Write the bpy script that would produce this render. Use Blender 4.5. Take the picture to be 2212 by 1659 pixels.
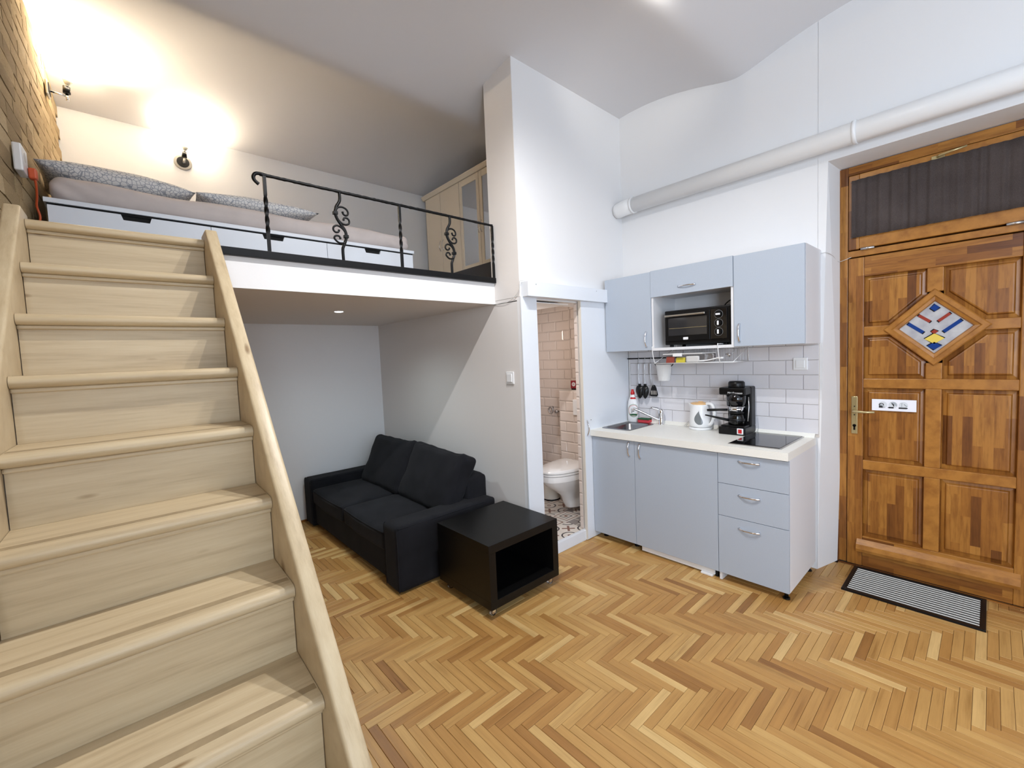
import bpy, bmesh, math, random
from mathutils import Vector, Matrix, noise

for o in list(bpy.data.objects):
    bpy.data.objects.remove(o, do_unlink=True)
scene = bpy.context.scene
COL = scene.collection
PI = math.pi
FZ = -0.03            # parquet level (the kitchen worktop is at 0.88)

# ------------------------------------------------------------------ camera
F_PX, YAW, PITCH, ROLL, CAM_H = 937.13, 0.7337, 0.0624, -0.0423, 1.5046
fwd = Vector((math.sin(YAW)*math.cos(PITCH), math.cos(YAW)*math.cos(PITCH), -math.sin(PITCH)))
right = Vector((math.cos(YAW), -math.sin(YAW), 0))
up = right.cross(fwd)
cr, sr = math.cos(ROLL), math.sin(ROLL)
r2 = cr*right + sr*up
u2 = -sr*right + cr*up
cd = bpy.data.cameras.new('camera')
cd.sensor_fit = 'HORIZONTAL'; cd.sensor_width = 36.0
cd.lens = F_PX*36.0/2212.0
cd.clip_start = 0.02
cam = bpy.data.objects.new('camera', cd)
COL.objects.link(cam)
cam.matrix_world = Matrix(((r2.x, u2.x, -fwd.x, 0), (r2.y, u2.y, -fwd.y, 0), (r2.z, u2.z, -fwd.z, CAM_H), (0, 0, 0, 1)))
scene.camera = cam

def px(P):
    d = Vector(P) - Vector((0, 0, CAM_H)); z = d.dot(fwd)
    if z < 0.05: return None
    return (1106 + F_PX*d.dot(r2)/z, 829.5 - F_PX*d.dot(u2)/z)

# ------------------------------------------------------------------ world, lights, exposure
w = bpy.data.worlds.new('world'); scene.world = w; w.use_nodes = True
w.node_tree.nodes['Background'].inputs[0].default_value = (0.62, 0.74, 1.0, 1)
w.node_tree.nodes['Background'].inputs[1].default_value = 1.0
vs = scene.view_settings
vs.view_transform = 'Standard'; vs.look = 'None'; vs.gamma = 1.0; vs.use_curve_mapping = False
vs.exposure = 0.47

def light(name, kind, loc, energy, color, **kw):
    d = bpy.data.lights.new(name, kind); d.energy = energy; d.color = color
    for k, v in kw.items(): setattr(d, k, v)
    o = bpy.data.objects.new(name, d); COL.objects.link(o); o.location = loc
    return o
def aim(o, target):
    o.rotation_euler = (Vector(target) - o.location).to_track_quat('-Z', 'Y').to_euler()

# daylight through the two tall windows behind the camera
for wx in (0.75, 2.35):
    L = light('window_daylight', 'AREA', (wx, -2.42, 1.75), 7, (0.70, 0.84, 1.0), shape='RECTANGLE', size=1.0, size_y=1.7)
    aim(L, (wx, 5, 1.55))
L = light('window_daylight', 'AREA', (-0.56, -1.6, 1.75), 82, (0.72, 0.85, 1.0), shape='RECTANGLE', size=1.2, size_y=1.7)  # added light from the left, lifts the kitchen fronts and kitchen wall
aim(L, (5, -1.0, 1.45))
# ceiling spot bar just above the picture: two heads point down, one grazes the ceiling
for lx in (1.08, 1.42):
    L = light('ceiling_bar_spot', 'SPOT', (lx, 1.25, 3.28), 66, (0.99, 0.98, 0.98), spot_size=2.9, spot_blend=1.0, shadow_soft_size=0.022)
    aim(L, (lx+0.25, 1.5, 0))
L = light('ceiling_bar_spot', 'SPOT', (2.12, 1.16, 3.40), 13, (1.0, 0.96, 0.88), spot_size=1.3, spot_blend=1.0, shadow_soft_size=0.03)
aim(L, (2.50, 1.45, 3.53))

# ------------------------------------------------------------------ materials
def srgb(r, g, b):
    f = lambda c: (c/255/12.92) if c/255 <= 0.04045 else ((c/255+0.055)/1.055)**2.4
    return (f(r), f(g), f(b), 1)
class NT:
    def __init__(s, name):
        s.m = bpy.data.materials.new(name); s.m.use_nodes = True
        s.t = s.m.node_tree; s.b = s.t.nodes['Principled BSDF']
    def n(s, typ, **kw):
        nd = s.t.nodes.new(typ)
        for k, v in kw.items():
            if k.startswith('_'): setattr(nd, k[1:], v)
            else: nd.inputs[k.replace('__', ' ')].default_value = v
        return nd
    def l(s, a, b): s.t.links.new(a, b)
    def math(s, op, a, b=None, clamp=False):
        nd = s.t.nodes.new('ShaderNodeMath'); nd.operation = op; nd.use_clamp = clamp
        for i, x in enumerate((a, b)):
            if x is None: continue
            if isinstance(x, (int, float)): nd.inputs[i].default_value = x
            else: s.l(x, nd.inputs[i])
        return nd.outputs[0]
    def mix(s, f, a, b, typ='MIX'):
        nd = s.t.nodes.new('ShaderNodeMix'); nd.data_type = 'RGBA'; nd.blend_type = typ
        for i, x in ((0, f), (6, a), (7, b)):
            if isinstance(x, (int, float)): nd.inputs[i].default_value = x
            elif isinstance(x, tuple): nd.inputs[i].default_value = x
            else: s.l(x, nd.inputs[i])
        return nd.outputs[2]
    def ramp(s, fac, stops):
        nd = s.t.nodes.new('ShaderNodeValToRGB')
        e = nd.color_ramp.elements
        while len(e) < len(stops): e.new(0.5)
        for el, (p, c) in zip(e, stops): el.position = p; el.color = c
        s.l(fac, nd.inputs[0]); return nd.outputs[0]
    def bump(s, h, strength=0.2, dist=0.01):
        nd = s.n('ShaderNodeBump'); nd.inputs['Strength'].default_value = strength
        nd.inputs['Distance'].default_value = dist
        s.l(h, nd.inputs['Height']); s.l(nd.outputs[0], s.b.inputs['Normal'])
    def coord(s, which='Object', scale=(1, 1, 1), loc=(0, 0, 0), rot=(0, 0, 0)):
        tc = s.n('ShaderNodeTexCoord'); mp = s.n('ShaderNodeMapping')
        mp.inputs['Scale'].default_value = scale; mp.inputs['Location'].default_value = loc; mp.inputs['Rotation'].default_value = rot
        s.l(tc.outputs[which], mp.inputs[0]); return mp.outputs[0]
    def noise(s, vec, scale=5, detail=4, rough=0.5, w=None):
        nd = s.n('ShaderNodeTexNoise'); nd.inputs['Scale'].default_value = scale
        nd.inputs['Detail'].default_value = detail; nd.inputs['Roughness'].default_value = rough
        if w is not None:
            nd.noise_dimensions = '4D'; s.l(w, nd.inputs['W'])
        s.l(vec, nd.inputs['Vector']); return nd.outputs['Fac']
def P(name, col, rough=0.5, metal=0.0, bump=0, bscale=60, var=0.0, vscale=3, spec=None, coat=0):
    t = NT(name); b = t.b
    b.inputs['Base Color'].default_value = col; b.inputs['Roughness'].default_value = rough
    b.inputs['Metallic'].default_value = metal
    if spec is not None: b.inputs['Specular IOR Level'].default_value = spec
    if coat: b.inputs['Coat Weight'].default_value = coat
    if var:
        f = t.noise(t.coord('Object'), vscale, 5)
        c2 = tuple(c*(1-var) for c in col[:3]) + (1,); c1 = tuple(min(1, c*(1+var*0.4)) for c in col[:3]) + (1,)
        t.l(t.ramp(f, [(0.3, c2), (0.7, c1)]), b.inputs['Base Color'])
    if bump: t.bump(t.noise(t.coord('Object'), bscale, 4), bump, 0.004)
    return t.m
def emit(name, col, strength):
    t = NT(name); t.b.inputs['Base Color'].default_value = col
    t.b.inputs['Emission Color'].default_value = col; t.b.inputs['Emission Strength'].default_value = strength
    return t.m

M = {}
M['paint'] = P('white wall paint', srgb(232, 231, 231), 0.75, bump=0.12, bscale=35)
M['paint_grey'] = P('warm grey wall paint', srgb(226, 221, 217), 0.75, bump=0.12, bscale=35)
M['paint_ceiling'] = P('ceiling paint', srgb(222, 221, 223), 0.8, bump=0.1, bscale=25)
M['white_lacquer'] = P('white lacquer', srgb(228, 232, 238), 0.35)
M['cream_lacquer'] = P('cream lacquer', srgb(222, 215, 203), 0.4)
M['white_board'] = P('white melamine', srgb(226, 226, 228), 0.4)
M['grey_door'] = P('blue grey melamine', srgb(177, 186, 198), 0.38, var=0.03, vscale=180)
M['worktop'] = P('speckled pale worktop', srgb(242, 240, 232), 0.35, var=0.06, vscale=220)
M['chrome'] = P('chrome', (0.8, 0.8, 0.82, 1), 0.12, 1.0)
M['steel'] = P('brushed steel', (0.55, 0.55, 0.56, 1), 0.32, 1.0)
M['sink_steel'] = P('satin sink steel', (0.30, 0.30, 0.31, 1), 0.26, 1.0)
M['nickel'] = P('satin nickel', (0.58, 0.55, 0.5, 1), 0.3, 1.0)
M['brass'] = P('pale brass', srgb(196, 180, 135), 0.3, 0.7)
M['black_metal'] = P('black forged iron', (0.0025, 0.0025, 0.003, 1), 0.42, 0.0, bump=0.15, bscale=60, spec=0.25)
M['black_plastic'] = P('black plastic', (0.0035, 0.0035, 0.004, 1), 0.34, spec=0.3)
M['black_gloss'] = P('black glass', (0.004, 0.004, 0.005, 1), 0.05, spec=0.6)
M['dark'] = P('dark void', (0.004, 0.004, 0.004, 1), 0.9)  # near-black colour painted in for the shade inside gaps and holes
M['white_plastic'] = P('white plastic', srgb(236, 236, 236), 0.3)
M['ceramic'] = P('white ceramic', srgb(236, 234, 232), 0.08, coat=0.5)
M['red'] = P('red plastic', srgb(190, 25, 30), 0.35)
M['redbox'] = P('dark red card', srgb(150, 30, 45), 0.4)
M['yellow'] = P('yellow packet', srgb(200, 185, 60), 0.4)
M['redpacket'] = P('brown red packet', srgb(140, 60, 45), 0.4)
M['green'] = P('green scourer', srgb(40, 90, 55), 0.9, bump=0.5, bscale=200)
M['pinksponge'] = P('pink sponge', srgb(225, 70, 80), 0.9, bump=0.4, bscale=150)
M['orange'] = P('orange plastic', srgb(205, 85, 40), 0.45)
M['orange_lid'] = P('pale orange plastic', srgb(228, 184, 128), 0.3)
M['kettle_window'] = P('smoky window', srgb(120, 124, 126), 0.2)
M['table'] = P('black brown foil', (0.0035, 0.0034, 0.0034, 1), 0.38, bump=0.06, bscale=120, spec=0.25)
M['charcoal'] = P('charcoal carpet', srgb(70, 70, 74), 0.95, bump=0.4, bscale=160)
M['wardrobe'] = P('cream foil', srgb(226, 214, 196), 0.45)
M['mirror'] = P('mirror glass', (0.72, 0.74, 0.76, 1), 0.03, 1.0)
M['mattress'] = P('mauve grey jersey', srgb(204, 193, 188), 0.9, bump=0.35, bscale=10, var=0.08, vscale=8)
M['ink'] = P('black ink', (0.01, 0.01, 0.012, 1), 0.6)
M['grey_ink'] = P('grey ink', srgb(170, 175, 180), 0.6)
M['paper'] = P('white paper', srgb(238, 238, 244), 0.6)
M['blue_glass'] = P('blue stained glass', srgb(20, 60, 130), 0.12)
M['red_glass'] = P('rust stained glass', srgb(150, 60, 50), 0.12)
M['yellow_glass'] = P('yellow stained glass', srgb(225, 200, 95), 0.12)
M['grout'] = P('grout', srgb(206, 198, 190), 0.9)
M['tile'] = P('glazed pale tile', srgb(222, 220, 224), 0.12, coat=0.3)
M['bath_tile'] = P('glazed cream tile', srgb(222, 208, 198), 0.12, coat=0.3)
M['joint'] = P('dark joint', srgb(70, 42, 20), 0.9)
M['cable'] = P('pale cable', srgb(205, 203, 200), 0.5)
M['clear'] = None

def glass(name, col=(1, 1, 1, 1), rough=0.0):
    t = NT(name); b = t.b
    b.inputs['Base Color'].default_value = col; b.inputs['Roughness'].default_value = rough
    b.inputs['Transmission Weight'].default_value = 1.0; b.inputs['IOR'].default_value = 1.45
    return t.m
M['glass'] = glass('clear glass')
M['clear_plastic'] = glass('clear plastic', (0.9, 0.92, 0.95, 1), 0.1)
M['smoked'] = glass('smoked glass', (0.35, 0.36, 0.38, 1), 0.02)

def milk_glass():
    t = NT('milky textured glass')
    f = t.noise(t.coord('Object', (1, 1, 1)), 14, 3)
    t.l(t.ramp(f, [(0.3, srgb(158, 156, 164)), (0.7, srgb(196, 196, 196))]), t.b.inputs['Base Color'])
    t.b.inputs['Roughness'].default_value = 0.12
    t.bump(t.noise(t.coord('Object'), 40, 2), 0.2, 0.01)
    return t.m
M['milk_glass'] = milk_glass()

def fabric(name, c1, c2, scale=900):
    t = NT(name)
    f = t.noise(t.coord('Object'), scale, 2); g = t.noise(t.coord('Object'), 6, 3)
    s_ = t.math('ADD', t.math('MULTIPLY', f, 0.6), t.math('MULTIPLY', g, 0.4))
    t.l(t.ramp(s_, [(0.35, c1), (0.65, c2)]), t.b.inputs['Base Color'])
    t.b.inputs['Roughness'].default_value = 0.95
    t.b.inputs['Sheen Weight'].default_value = 0.03; t.b.inputs['Specular IOR Level'].default_value = 0.2
    t.bump(f, 0.3, 0.002)
    return t.m
M['sofa'] = fabric('charcoal woven fabric', (0.0045, 0.0045, 0.0058, 1), (0.0145, 0.0145, 0.0178, 1))
M['curtain'] = fabric('dark taupe curtain cloth', srgb(62, 54, 52), srgb(84, 75, 72), 400)

def pillow_mat():
    t = NT('white cotton with grey net print')
    v = t.n('ShaderNodeTexVoronoi'); v.feature = 'DISTANCE_TO_EDGE'; v.inputs['Scale'].default_value = 52
    t.l(t.coord('Object'), v.inputs['Vector'])
    t.l(t.ramp(v.outputs['Distance'], [(0.03, srgb(158, 162, 170)), (0.11, srgb(226, 225, 223))]), t.b.inputs['Base Color'])
    t.b.inputs['Roughness'].default_value = 0.9
    t.bump(t.noise(t.coord('Object'), 9, 3), 0.35, 0.02)
    return t.m
M['pillow'] = pillow_mat()

def parquet_mat():
    t = NT('oiled oak parquet')
    oi = t.n('ShaderNodeObjectInfo'); ge = t.n('ShaderNodeNewGeometry')
    rnd = t.math('FRACT', t.math('ADD', oi.outputs['Random'], t.math('MULTIPLY', ge.outputs['Random Per Island'], 7.31)))
    wv = t.math('MULTIPLY', rnd, 91.0)
    g1 = t.noise(t.coord('UV', (2.2, 46, 1)), 1.0, 6, 0.6, w=wv)
    g2 = t.noise(t.coord('UV', (9, 260, 1)), 1.0, 3, 0.6, w=wv)
    g3 = t.noise(t.coord('UV', (5, 13, 1)), 1.0, 2, 0.5, w=wv)
    base = t.ramp(rnd, [(0.0, srgb(150, 104, 54)), (0.08, srgb(172, 124, 66)), (0.34, srgb(184, 138, 78)), (0.62, srgb(191, 147, 86)), (0.86, srgb(199, 157, 95)), (1.0, srgb(218, 182, 122))])
    f = t.math('ADD', t.math('ADD', t.math('MULTIPLY', g1, 0.55), t.math('MULTIPLY', g2, 0.25)), t.math('MULTIPLY', g3, 0.2))
    k = t.ramp(f, [(0.34, (0.62, 0.55, 0.46, 1)), (0.46, (0.90, 0.88, 0.85, 1)), (0.6, (1.05, 1.05, 1.04, 1))])
    t.l(t.mix(1.0, base, k, 'MULTIPLY'), t.b.inputs['Base Color'])
    t.b.inputs['Roughness'].default_value = 0.36
    t.l(t.math('ADD', t.math('MULTIPLY', g1, 0.25), 0.26), t.b.inputs['Roughness'])
    t.bump(g2, 0.10, 0.002)
    return t.m
M['parquet'] = parquet_mat()

def stair_mat(name, axis_scale):
    t = NT(name)
    g = t.noise(t.coord('Object', axis_scale), 1.0, 6, 0.6)
    g2 = t.noise(t.coord('Object', tuple(a*3 for a in axis_scale)), 1.0, 4, 0.6)
    v = t.n('ShaderNodeTexVoronoi'); v.inputs['Scale'].default_value = 1.0; v.inputs['Randomness'].default_value = 1.0
    t.l(t.coord('Object', tuple(max(2.4, min(9.0, a*0.32)) for a in axis_scale)), v.inputs['Vector'])
    knot = t.ramp(v.outputs['Distance'], [(0.03, (0.45, 0.36, 0.26, 1)), (0.085, (1, 1, 1, 1))])
    c = t.ramp(t.math('ADD', t.math('MULTIPLY', g, 0.7), t.math('MULTIPLY', g2, 0.3)),
               [(0.30, srgb(172, 151, 119)), (0.48, srgb(195, 175, 141)), (0.68, srgb(207, 189, 156))])
    t.l(t.mix(1.0, c, knot, 'MULTIPLY'), t.b.inputs['Base Color'])
    t.b.inputs['Roughness'].default_value = 0.42
    t.bump(g2, 0.12, 0.003)
    return t.m
M['grip'] = P('worn grey brown strip', srgb(164, 144, 112), 0.5, var=0.15, vscale=30)
M['stair_x'] = stair_mat('whitewashed pine, grain across', (2.0, 34, 34))
M['stair_y'] = stair_mat('whitewashed pine, grain along the string', (34, 7, 7))

def door_wood(name, vertical=True):
    t = NT(name)
    # glued strips: brick pattern; its long axis runs with the grain
    tc = t.n('ShaderNodeTexCoord'); sep = t.n('ShaderNodeSeparateXYZ'); cmb = t.n('ShaderNodeCombineXYZ')
    t.l(tc.outputs['Object'], sep.inputs[0])
    a, b_ = (sep.outputs['Z'], sep.outputs['Y']) if vertical else (sep.outputs['Y'], sep.outputs['Z'])
    t.l(a, cmb.inputs[0]); t.l(b_, cmb.inputs[1])
    br = t.n('ShaderNodeTexBrick'); br.offset = 0.43; br.offset_frequency = 2
    t.l(cmb.outputs[0], br.inputs['Vector'])
    br.inputs['Scale'].default_value = 1.0; br.inputs['Mortar Size'].default_value = 0.0
    br.inputs['Brick Width'].default_value = 0.30; br.inputs['Row Height'].default_value = 0.042
    br.inputs['Color1'].default_value = (0, 0, 0, 1); br.inputs['Color2'].default_value = (1, 1, 1, 1)
    mp = t.n('ShaderNodeMapping'); t.l(cmb.outputs[0], mp.inputs[0]); mp.inputs['Scale'].default_value = (5, 75, 1)
    wv = t.math('MULTIPLY', br.outputs['Color'], 37.0)
    g = t.noise(mp.outputs[0], 1.0, 5, 0.6, w=wv)
    mp2 = t.n('ShaderNodeMapping'); t.l(cmb.outputs[0], mp2.inputs[0]); mp2.inputs['Scale'].default_value = (9, 40, 1)
    g2 = t.noise(mp2.outputs[0], 1.0, 3, 0.6, w=wv)
    base = t.ramp(br.outputs['Color'], [(0.0, srgb(100, 56, 20)), (0.16, srgb(134, 82, 31)), (0.5, srgb(156, 101, 40)), (1.0, srgb(174, 119, 52))])
    k = t.ramp(t.math('ADD', t.math('MULTIPLY', g, 0.65), t.math('MULTIPLY', g2, 0.35)), [(0.36, (0.6, 0.52, 0.42, 1)), (0.55, (1, 1, 1, 1))])
    t.l(t.mix(1.0, base, k, 'MULTIPLY'), t.b.inputs['Base Color'])
    t.b.inputs['Roughness'].default_value = 0.36
    t.bump(g, 0.08, 0.003)
    return t.m
M['door_v'] = door_wood('varnished pine strips, upright')
M['door_h'] = door_wood('varnished pine strips, level', False)
def plain_wood():
    t = NT('plain varnished pine moulding')
    g = t.noise(t.coord('Object', (60, 14, 14)), 1.0, 5, 0.6)
    t.l(t.ramp(g, [(0.3, srgb(140, 88, 34)), (0.6, srgb(172, 116, 50))]), t.b.inputs['Base Color'])
    t.b.inputs['Roughness'].default_value = 0.34
    return t.m
M['door_m'] = plain_wood()

def brick_mat():
    t = NT('old whitewashed brick')
    oi = t.n('ShaderNodeObjectInfo')
    f = t.noise(t.coord('Object', (1, 1, 1)), 22, 6, 0.65, w=t.math('MULTIPLY', oi.outputs['Random'], 50))
    base = t.ramp(oi.outputs['Random'], [(0.0, srgb(150, 128, 92)), (0.4, srgb(172, 150, 112)), (0.75, srgb(186, 164, 124)), (1.0, srgb(198, 178, 142))])
    k = t.ramp(f, [(0.3, (0.68, 0.64, 0.58, 1)), (0.6, (1.03, 1.0, 0.97, 1))])
    t.l(t.mix(1.0, base, k, 'MULTIPLY'), t.b.inputs['Base Color'])
    t.b.inputs['Roughness'].default_value = 0.9
    t.bump(f, 0.5, 0.006)
    return t.m
M['brick'] = brick_mat()
def brickwall_mat():
    t = NT('brick mortar')
    tc = t.n('ShaderNodeTexCoord'); sep = t.n('ShaderNodeSeparateXYZ'); cmb = t.n('ShaderNodeCombineXYZ')
    t.l(tc.outputs['Object'], sep.inputs[0]); t.l(sep.outputs['Y'], cmb.inputs[0]); t.l(sep.outputs['Z'], cmb.inputs[1])
    f = t.noise(tc.outputs['Object'], 30, 5)
    t.l(t.ramp(f, [(0.3, srgb(78, 64, 44)), (0.7, srgb(122, 104, 76))]), t.b.inputs['Base Color'])
    t.b.inputs['Roughness'].default_value = 0.95
    t.bump(f, 0.6, 0.01)
    return t.m
M['mortar'] = brickwall_mat()

def patch_tile(kind):
    t = NT('patchwork floor tile ' + 'abcd'[kind])
    tc = t.n('ShaderNodeTexCoord'); sep = t.n('ShaderNodeSeparateXYZ')
    t.l(tc.outputs['Object'], sep.inputs[0])
    x = t.math('ABSOLUTE', t.math('MULTIPLY', sep.outputs['X'], 10.0)); y = t.math('ABSOLUTE', t.math('MULTIPLY', sep.outputs['Y'], 10.0))
    r = t.math('SQRT', t.math('ADD', t.math('MULTIPLY', x, x), t.math('MULTIPLY', y, y)))
    cx = t.math('SUBTRACT', 1.0, x); cy = t.math('SUBTRACT', 1.0, y)
    rc = t.math('SQRT', t.math('ADD', t.math('MULTIPLY', cx, cx), t.math('MULTIPLY', cy, cy)))
    dm = t.math('ADD', x, y)
    dark, mid, lt, br = srgb(74, 70, 72), srgb(150, 142, 138), srgb(226, 218, 208), srgb(132, 96, 82)
    if kind == 0:     # corner rings and a cross
        a = t.ramp(rc, [(0.0, br), (0.18, br), (0.19, lt), (0.55, lt), (0.56, dark), (0.68, dark), (0.69, lt), (1.0, lt)])
        d = t.math('ABSOLUTE', t.math('SUBTRACT', x, y)); m = t.math('MULTIPLY', t.math('LESS_THAN', d, 0.14), t.math('LESS_THAN', r, 0.55))
        c = t.mix(m, a, br)
    elif kind == 1:   # stepped diamond
        c = t.ramp(dm, [(0.0, dark), (0.2, dark), (0.21, lt), (0.45, lt), (0.46, br), (0.6, br), (0.61, lt), (0.9, lt), (0.91, mid), (1.0, mid)])
    elif kind == 2:   # grey with a flower
        a = t.ramp(r, [(0.0, dark), (0.12, dark), (0.13, lt), (0.36, lt), (0.37, dark), (0.46, dark), (0.47, mid), (1.0, mid)])
        m = t.math('LESS_THAN', t.math('MULTIPLY', x, y), 0.035); c = t.mix(t.math('MULTIPLY', m, t.math('GREATER_THAN', r, 0.47)), a, lt)
    else:             # lattice squares
        mx = t.math('MAXIMUM', x, y)
        c = t.ramp(mx, [(0.0, br), (0.16, br), (0.17, lt), (0.34, lt), (0.35, dark), (0.44, dark), (0.45, lt), (0.7, lt), (0.71, br), (0.8, br), (0.81, lt)])
    t.l(c, t.b.inputs['Base Color']); t.b.inputs['Roughness'].default_value = 0.3
    return t.m
M['patch'] = [patch_tile(i) for i in range(4)]

# ------------------------------------------------------------------ mesh helpers
class MB:
    def __init__(s): s.bm = bmesh.new()
    def _merge(s, b):
        vm = {}
        for v in b.verts: vm[v] = s.bm.verts.new(v.co)
        for f in b.faces:
            try: nf = s.bm.faces.new([vm[v] for v in f.verts]); nf.smooth = f.smooth
            except ValueError: pass
        b.free()
    def box(s, x0, x1, y0, y1, z0, z1, bevel=0, seg=2, mat=None):
        b = bmesh.new()
        vs_ = [b.verts.new((x, y, z)) for x in (x0, x1) for y in (y0, y1) for z in (z0, z1)]
        for q in ((0, 1, 3, 2), (4, 6, 7, 5), (0, 4, 5, 1), (2, 3, 7, 6), (0, 2, 6, 4), (1, 5, 7, 3)):
            b.faces.new([vs_[i] for i in q])
        if bevel: bmesh.ops.bevel(b, geom=b.edges[:], offset=bevel, segments=seg, affect='EDGES', profile=0.5)
        if mat is not None: bmesh.ops.transform(b, matrix=mat, verts=b.verts[:])
        s._merge(b); return s
    def hexa(s, pts):   # 8 points: bottom 4 (ccw), top 4
        v = [s.bm.verts.new(p) for p in pts]
        for q in ((3, 2, 1, 0), (4, 5, 6, 7), (0, 1, 5, 4), (1, 2, 6, 5), (2, 3, 7, 6), (3, 0, 4, 7)):
            s.bm.faces.new([v[i] for i in q])
        return s
    def rbox(s, c, e, r, cuts=8, bulge=None, mat=None):
        b = bmesh.new()
        bmesh.ops.create_cube(b, size=2)
        bmesh.ops.subdivide_edges(b, edges=b.edges[:], cuts=cuts, use_grid_fill=True)
        e = Vector(e)
        for v in b.verts:
            u = v.co.copy()
            # push sample points towards the rims so that the rounding is well sampled
            g = Vector([math.copysign(abs(q)**0.6, q) for q in u])
            p = Vector([g[i]*e[i] for i in range(3)])
            q = Vector([max(-e[i]+r, min(e[i]-r, p[i])) for i in range(3)])
            d = p - q
            if d.length > 1e-9: p = q + d.normalized()*r
            if bulge: p = bulge(p, g)
            v.co = p
        for f in b.faces: f.smooth = True
        m = Matrix.Translation(c) @ (mat if mat is not None else Matrix())
        bmesh.ops.transform(b, matrix=m, verts=b.verts[:])
        s._merge(b); return s
    def cyl(s, p0, p1, r0, r1=None, seg=20, cap=True):
        p0, p1 = Vector(p0), Vector(p1); r1 = r0 if r1 is None else r1
        d = (p1-p0).normalized(); a = d.orthogonal().normalized(); c = d.cross(a)
        A, B = [], []
        for i in range(seg):
            t = 2*PI*i/seg; n = a*math.cos(t) + c*math.sin(t)
            A.append(s.bm.verts.new(p0+n*r0)); B.append(s.bm.verts.new(p1+n*r1))
        for i in range(seg):
            f = s.bm.faces.new((A[i], A[(i+1) % seg], B[(i+1) % seg], B[i])); f.smooth = True
        if cap:
            s.bm.faces.new(A[::-1]); s.bm.faces.new(B)
        return s
    def tube(s, pts, r, seg=8, closed=False, flat=1.0):
        pts = [Vector(p) for p in pts]; n = len(pts); rs = r if isinstance(r, (list, tuple)) else [r]*n
        rings = []; prev = None
        for i, p in enumerate(pts):
            if closed: d = pts[(i+1) % n] - pts[i-1]
            else: d = pts[min(i+1, n-1)] - pts[max(i-1, 0)]
            d.normalize()
            a = d.orthogonal().normalized() if prev is None else (prev - d*prev.dot(d)).normalized()
            prev = a; c = d.cross(a)
            rings.append([s.bm.verts.new(p + (a*math.cos(2*PI*k/seg) + c*flat*math.sin(2*PI*k/seg))*rs[i]) for k in range(seg)])
        for i in range(n if closed else n-1):
            A, B = rings[i], rings[(i+1) % n]
            for k in range(seg):
                f = s.bm.faces.new((A[k], A[(k+1) % seg], B[(k+1) % seg], B[k])); f.smooth = True
        if not closed: s.bm.faces.new(rings[0][::-1]); s.bm.faces.new(rings[-1])
        return s
    def lathe(s, prof, c=(0, 0, 0), seg=32, sx=1, sy=1, off=None):
        rings = []
        for r, z in prof:
            ox, oy = off(z) if off else (0, 0)
            rings.append([s.bm.verts.new((c[0]+ox+r*sx*math.cos(2*PI*k/seg), c[1]+oy+r*sy*math.sin(2*PI*k/seg), c[2]+z)) for k in range(seg)])
        for A, B in zip(rings, rings[1:]):
            for k in range(seg):
                f = s.bm.faces.new((A[k], A[(k+1) % seg], B[(k+1) % seg], B[k])); f.smooth = True
        if prof[0][0] > 1e-5: s.bm.faces.new(rings[0][::-1])
        if prof[-1][0] > 1e-5: s.bm.faces.new(rings[-1])
        return s
    def prism(s, poly, axis, a0, a1):   # poly in the other two axes (cyclic order x->yz, y->xz, z->xy)
        def mk(u, v, a): return {'x': (a, u, v), 'y': (u, a, v), 'z': (u, v, a)}[axis]
        A = [s.bm.verts.new(mk(u, v, a0)) for u, v in poly]; B = [s.bm.verts.new(mk(u, v, a1)) for u, v in poly]
        n = len(poly)
        s.bm.faces.new(A); s.bm.faces.new(B[::-1])
        for i in range(n): s.bm.faces.new((A[i], B[i], B[(i+1) % n], A[(i+1) % n]))
        return s
    def patch(s, rows, cen, rad, off=0.0012, n=8):   # rows (z, a0, a1) on a lathe of radius rad(z)
        V = []
        for z, a0, a1 in rows:
            V.append([s.bm.verts.new((cen[0]+(rad(z)+off)*math.cos(a0+(a1-a0)*k/n), cen[1]+(rad(z)+off)*math.sin(a0+(a1-a0)*k/n), cen[2]+z)) for k in range(n+1)])
        for A, B in zip(V, V[1:]):
            for k in range(n):
                f = s.bm.faces.new((A[k], A[k+1], B[k+1], B[k])); f.smooth = True
        return s
    def build(s, name, mat, parent=None, smooth=None, kind=None, label=None, loc=None):
        bmesh.ops.recalc_face_normals(s.bm, faces=s.bm.faces[:])
        me = bpy.data.meshes.new(name); s.bm.to_mesh(me); s.bm.free()
        me.materials.append(mat)
        if smooth:
            for p in me.polygons: p.use_smooth = True
            me.set_sharp_from_angle(angle=math.radians(smooth if smooth > 1 else 40))
        o = bpy.data.objects.new(name, me); COL.objects.link(o)
        if parent is not None: o.parent = parent
        if kind: o['kind'] = kind
        if label: o['label'] = label
        if loc is not None: o.location = loc
        return o
def box(*a, **k): return MB().box(*a, **k)
def thing(name, label, cat, loc=(0, 0, 0), rotz=0, group=None, kind=None):
    o = bpy.data.objects.new(name, None); COL.objects.link(o); o.empty_display_size = 0.1
    o.location = loc; o.rotation_euler = (0, 0, rotz)
    o['label'] = label; o['category'] = cat
    if group: o['group'] = group
    if kind: o['kind'] = kind
    return o
def tag(o, label, cat, group=None):
    o['label'] = label; o['category'] = cat
    if group: o['group'] = group
    return o
def struct(o, label=None, cat=None):
    o['kind'] = 'structure'
    if label: o['label'] = label
    if cat: o['category'] = cat
    return o
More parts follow.
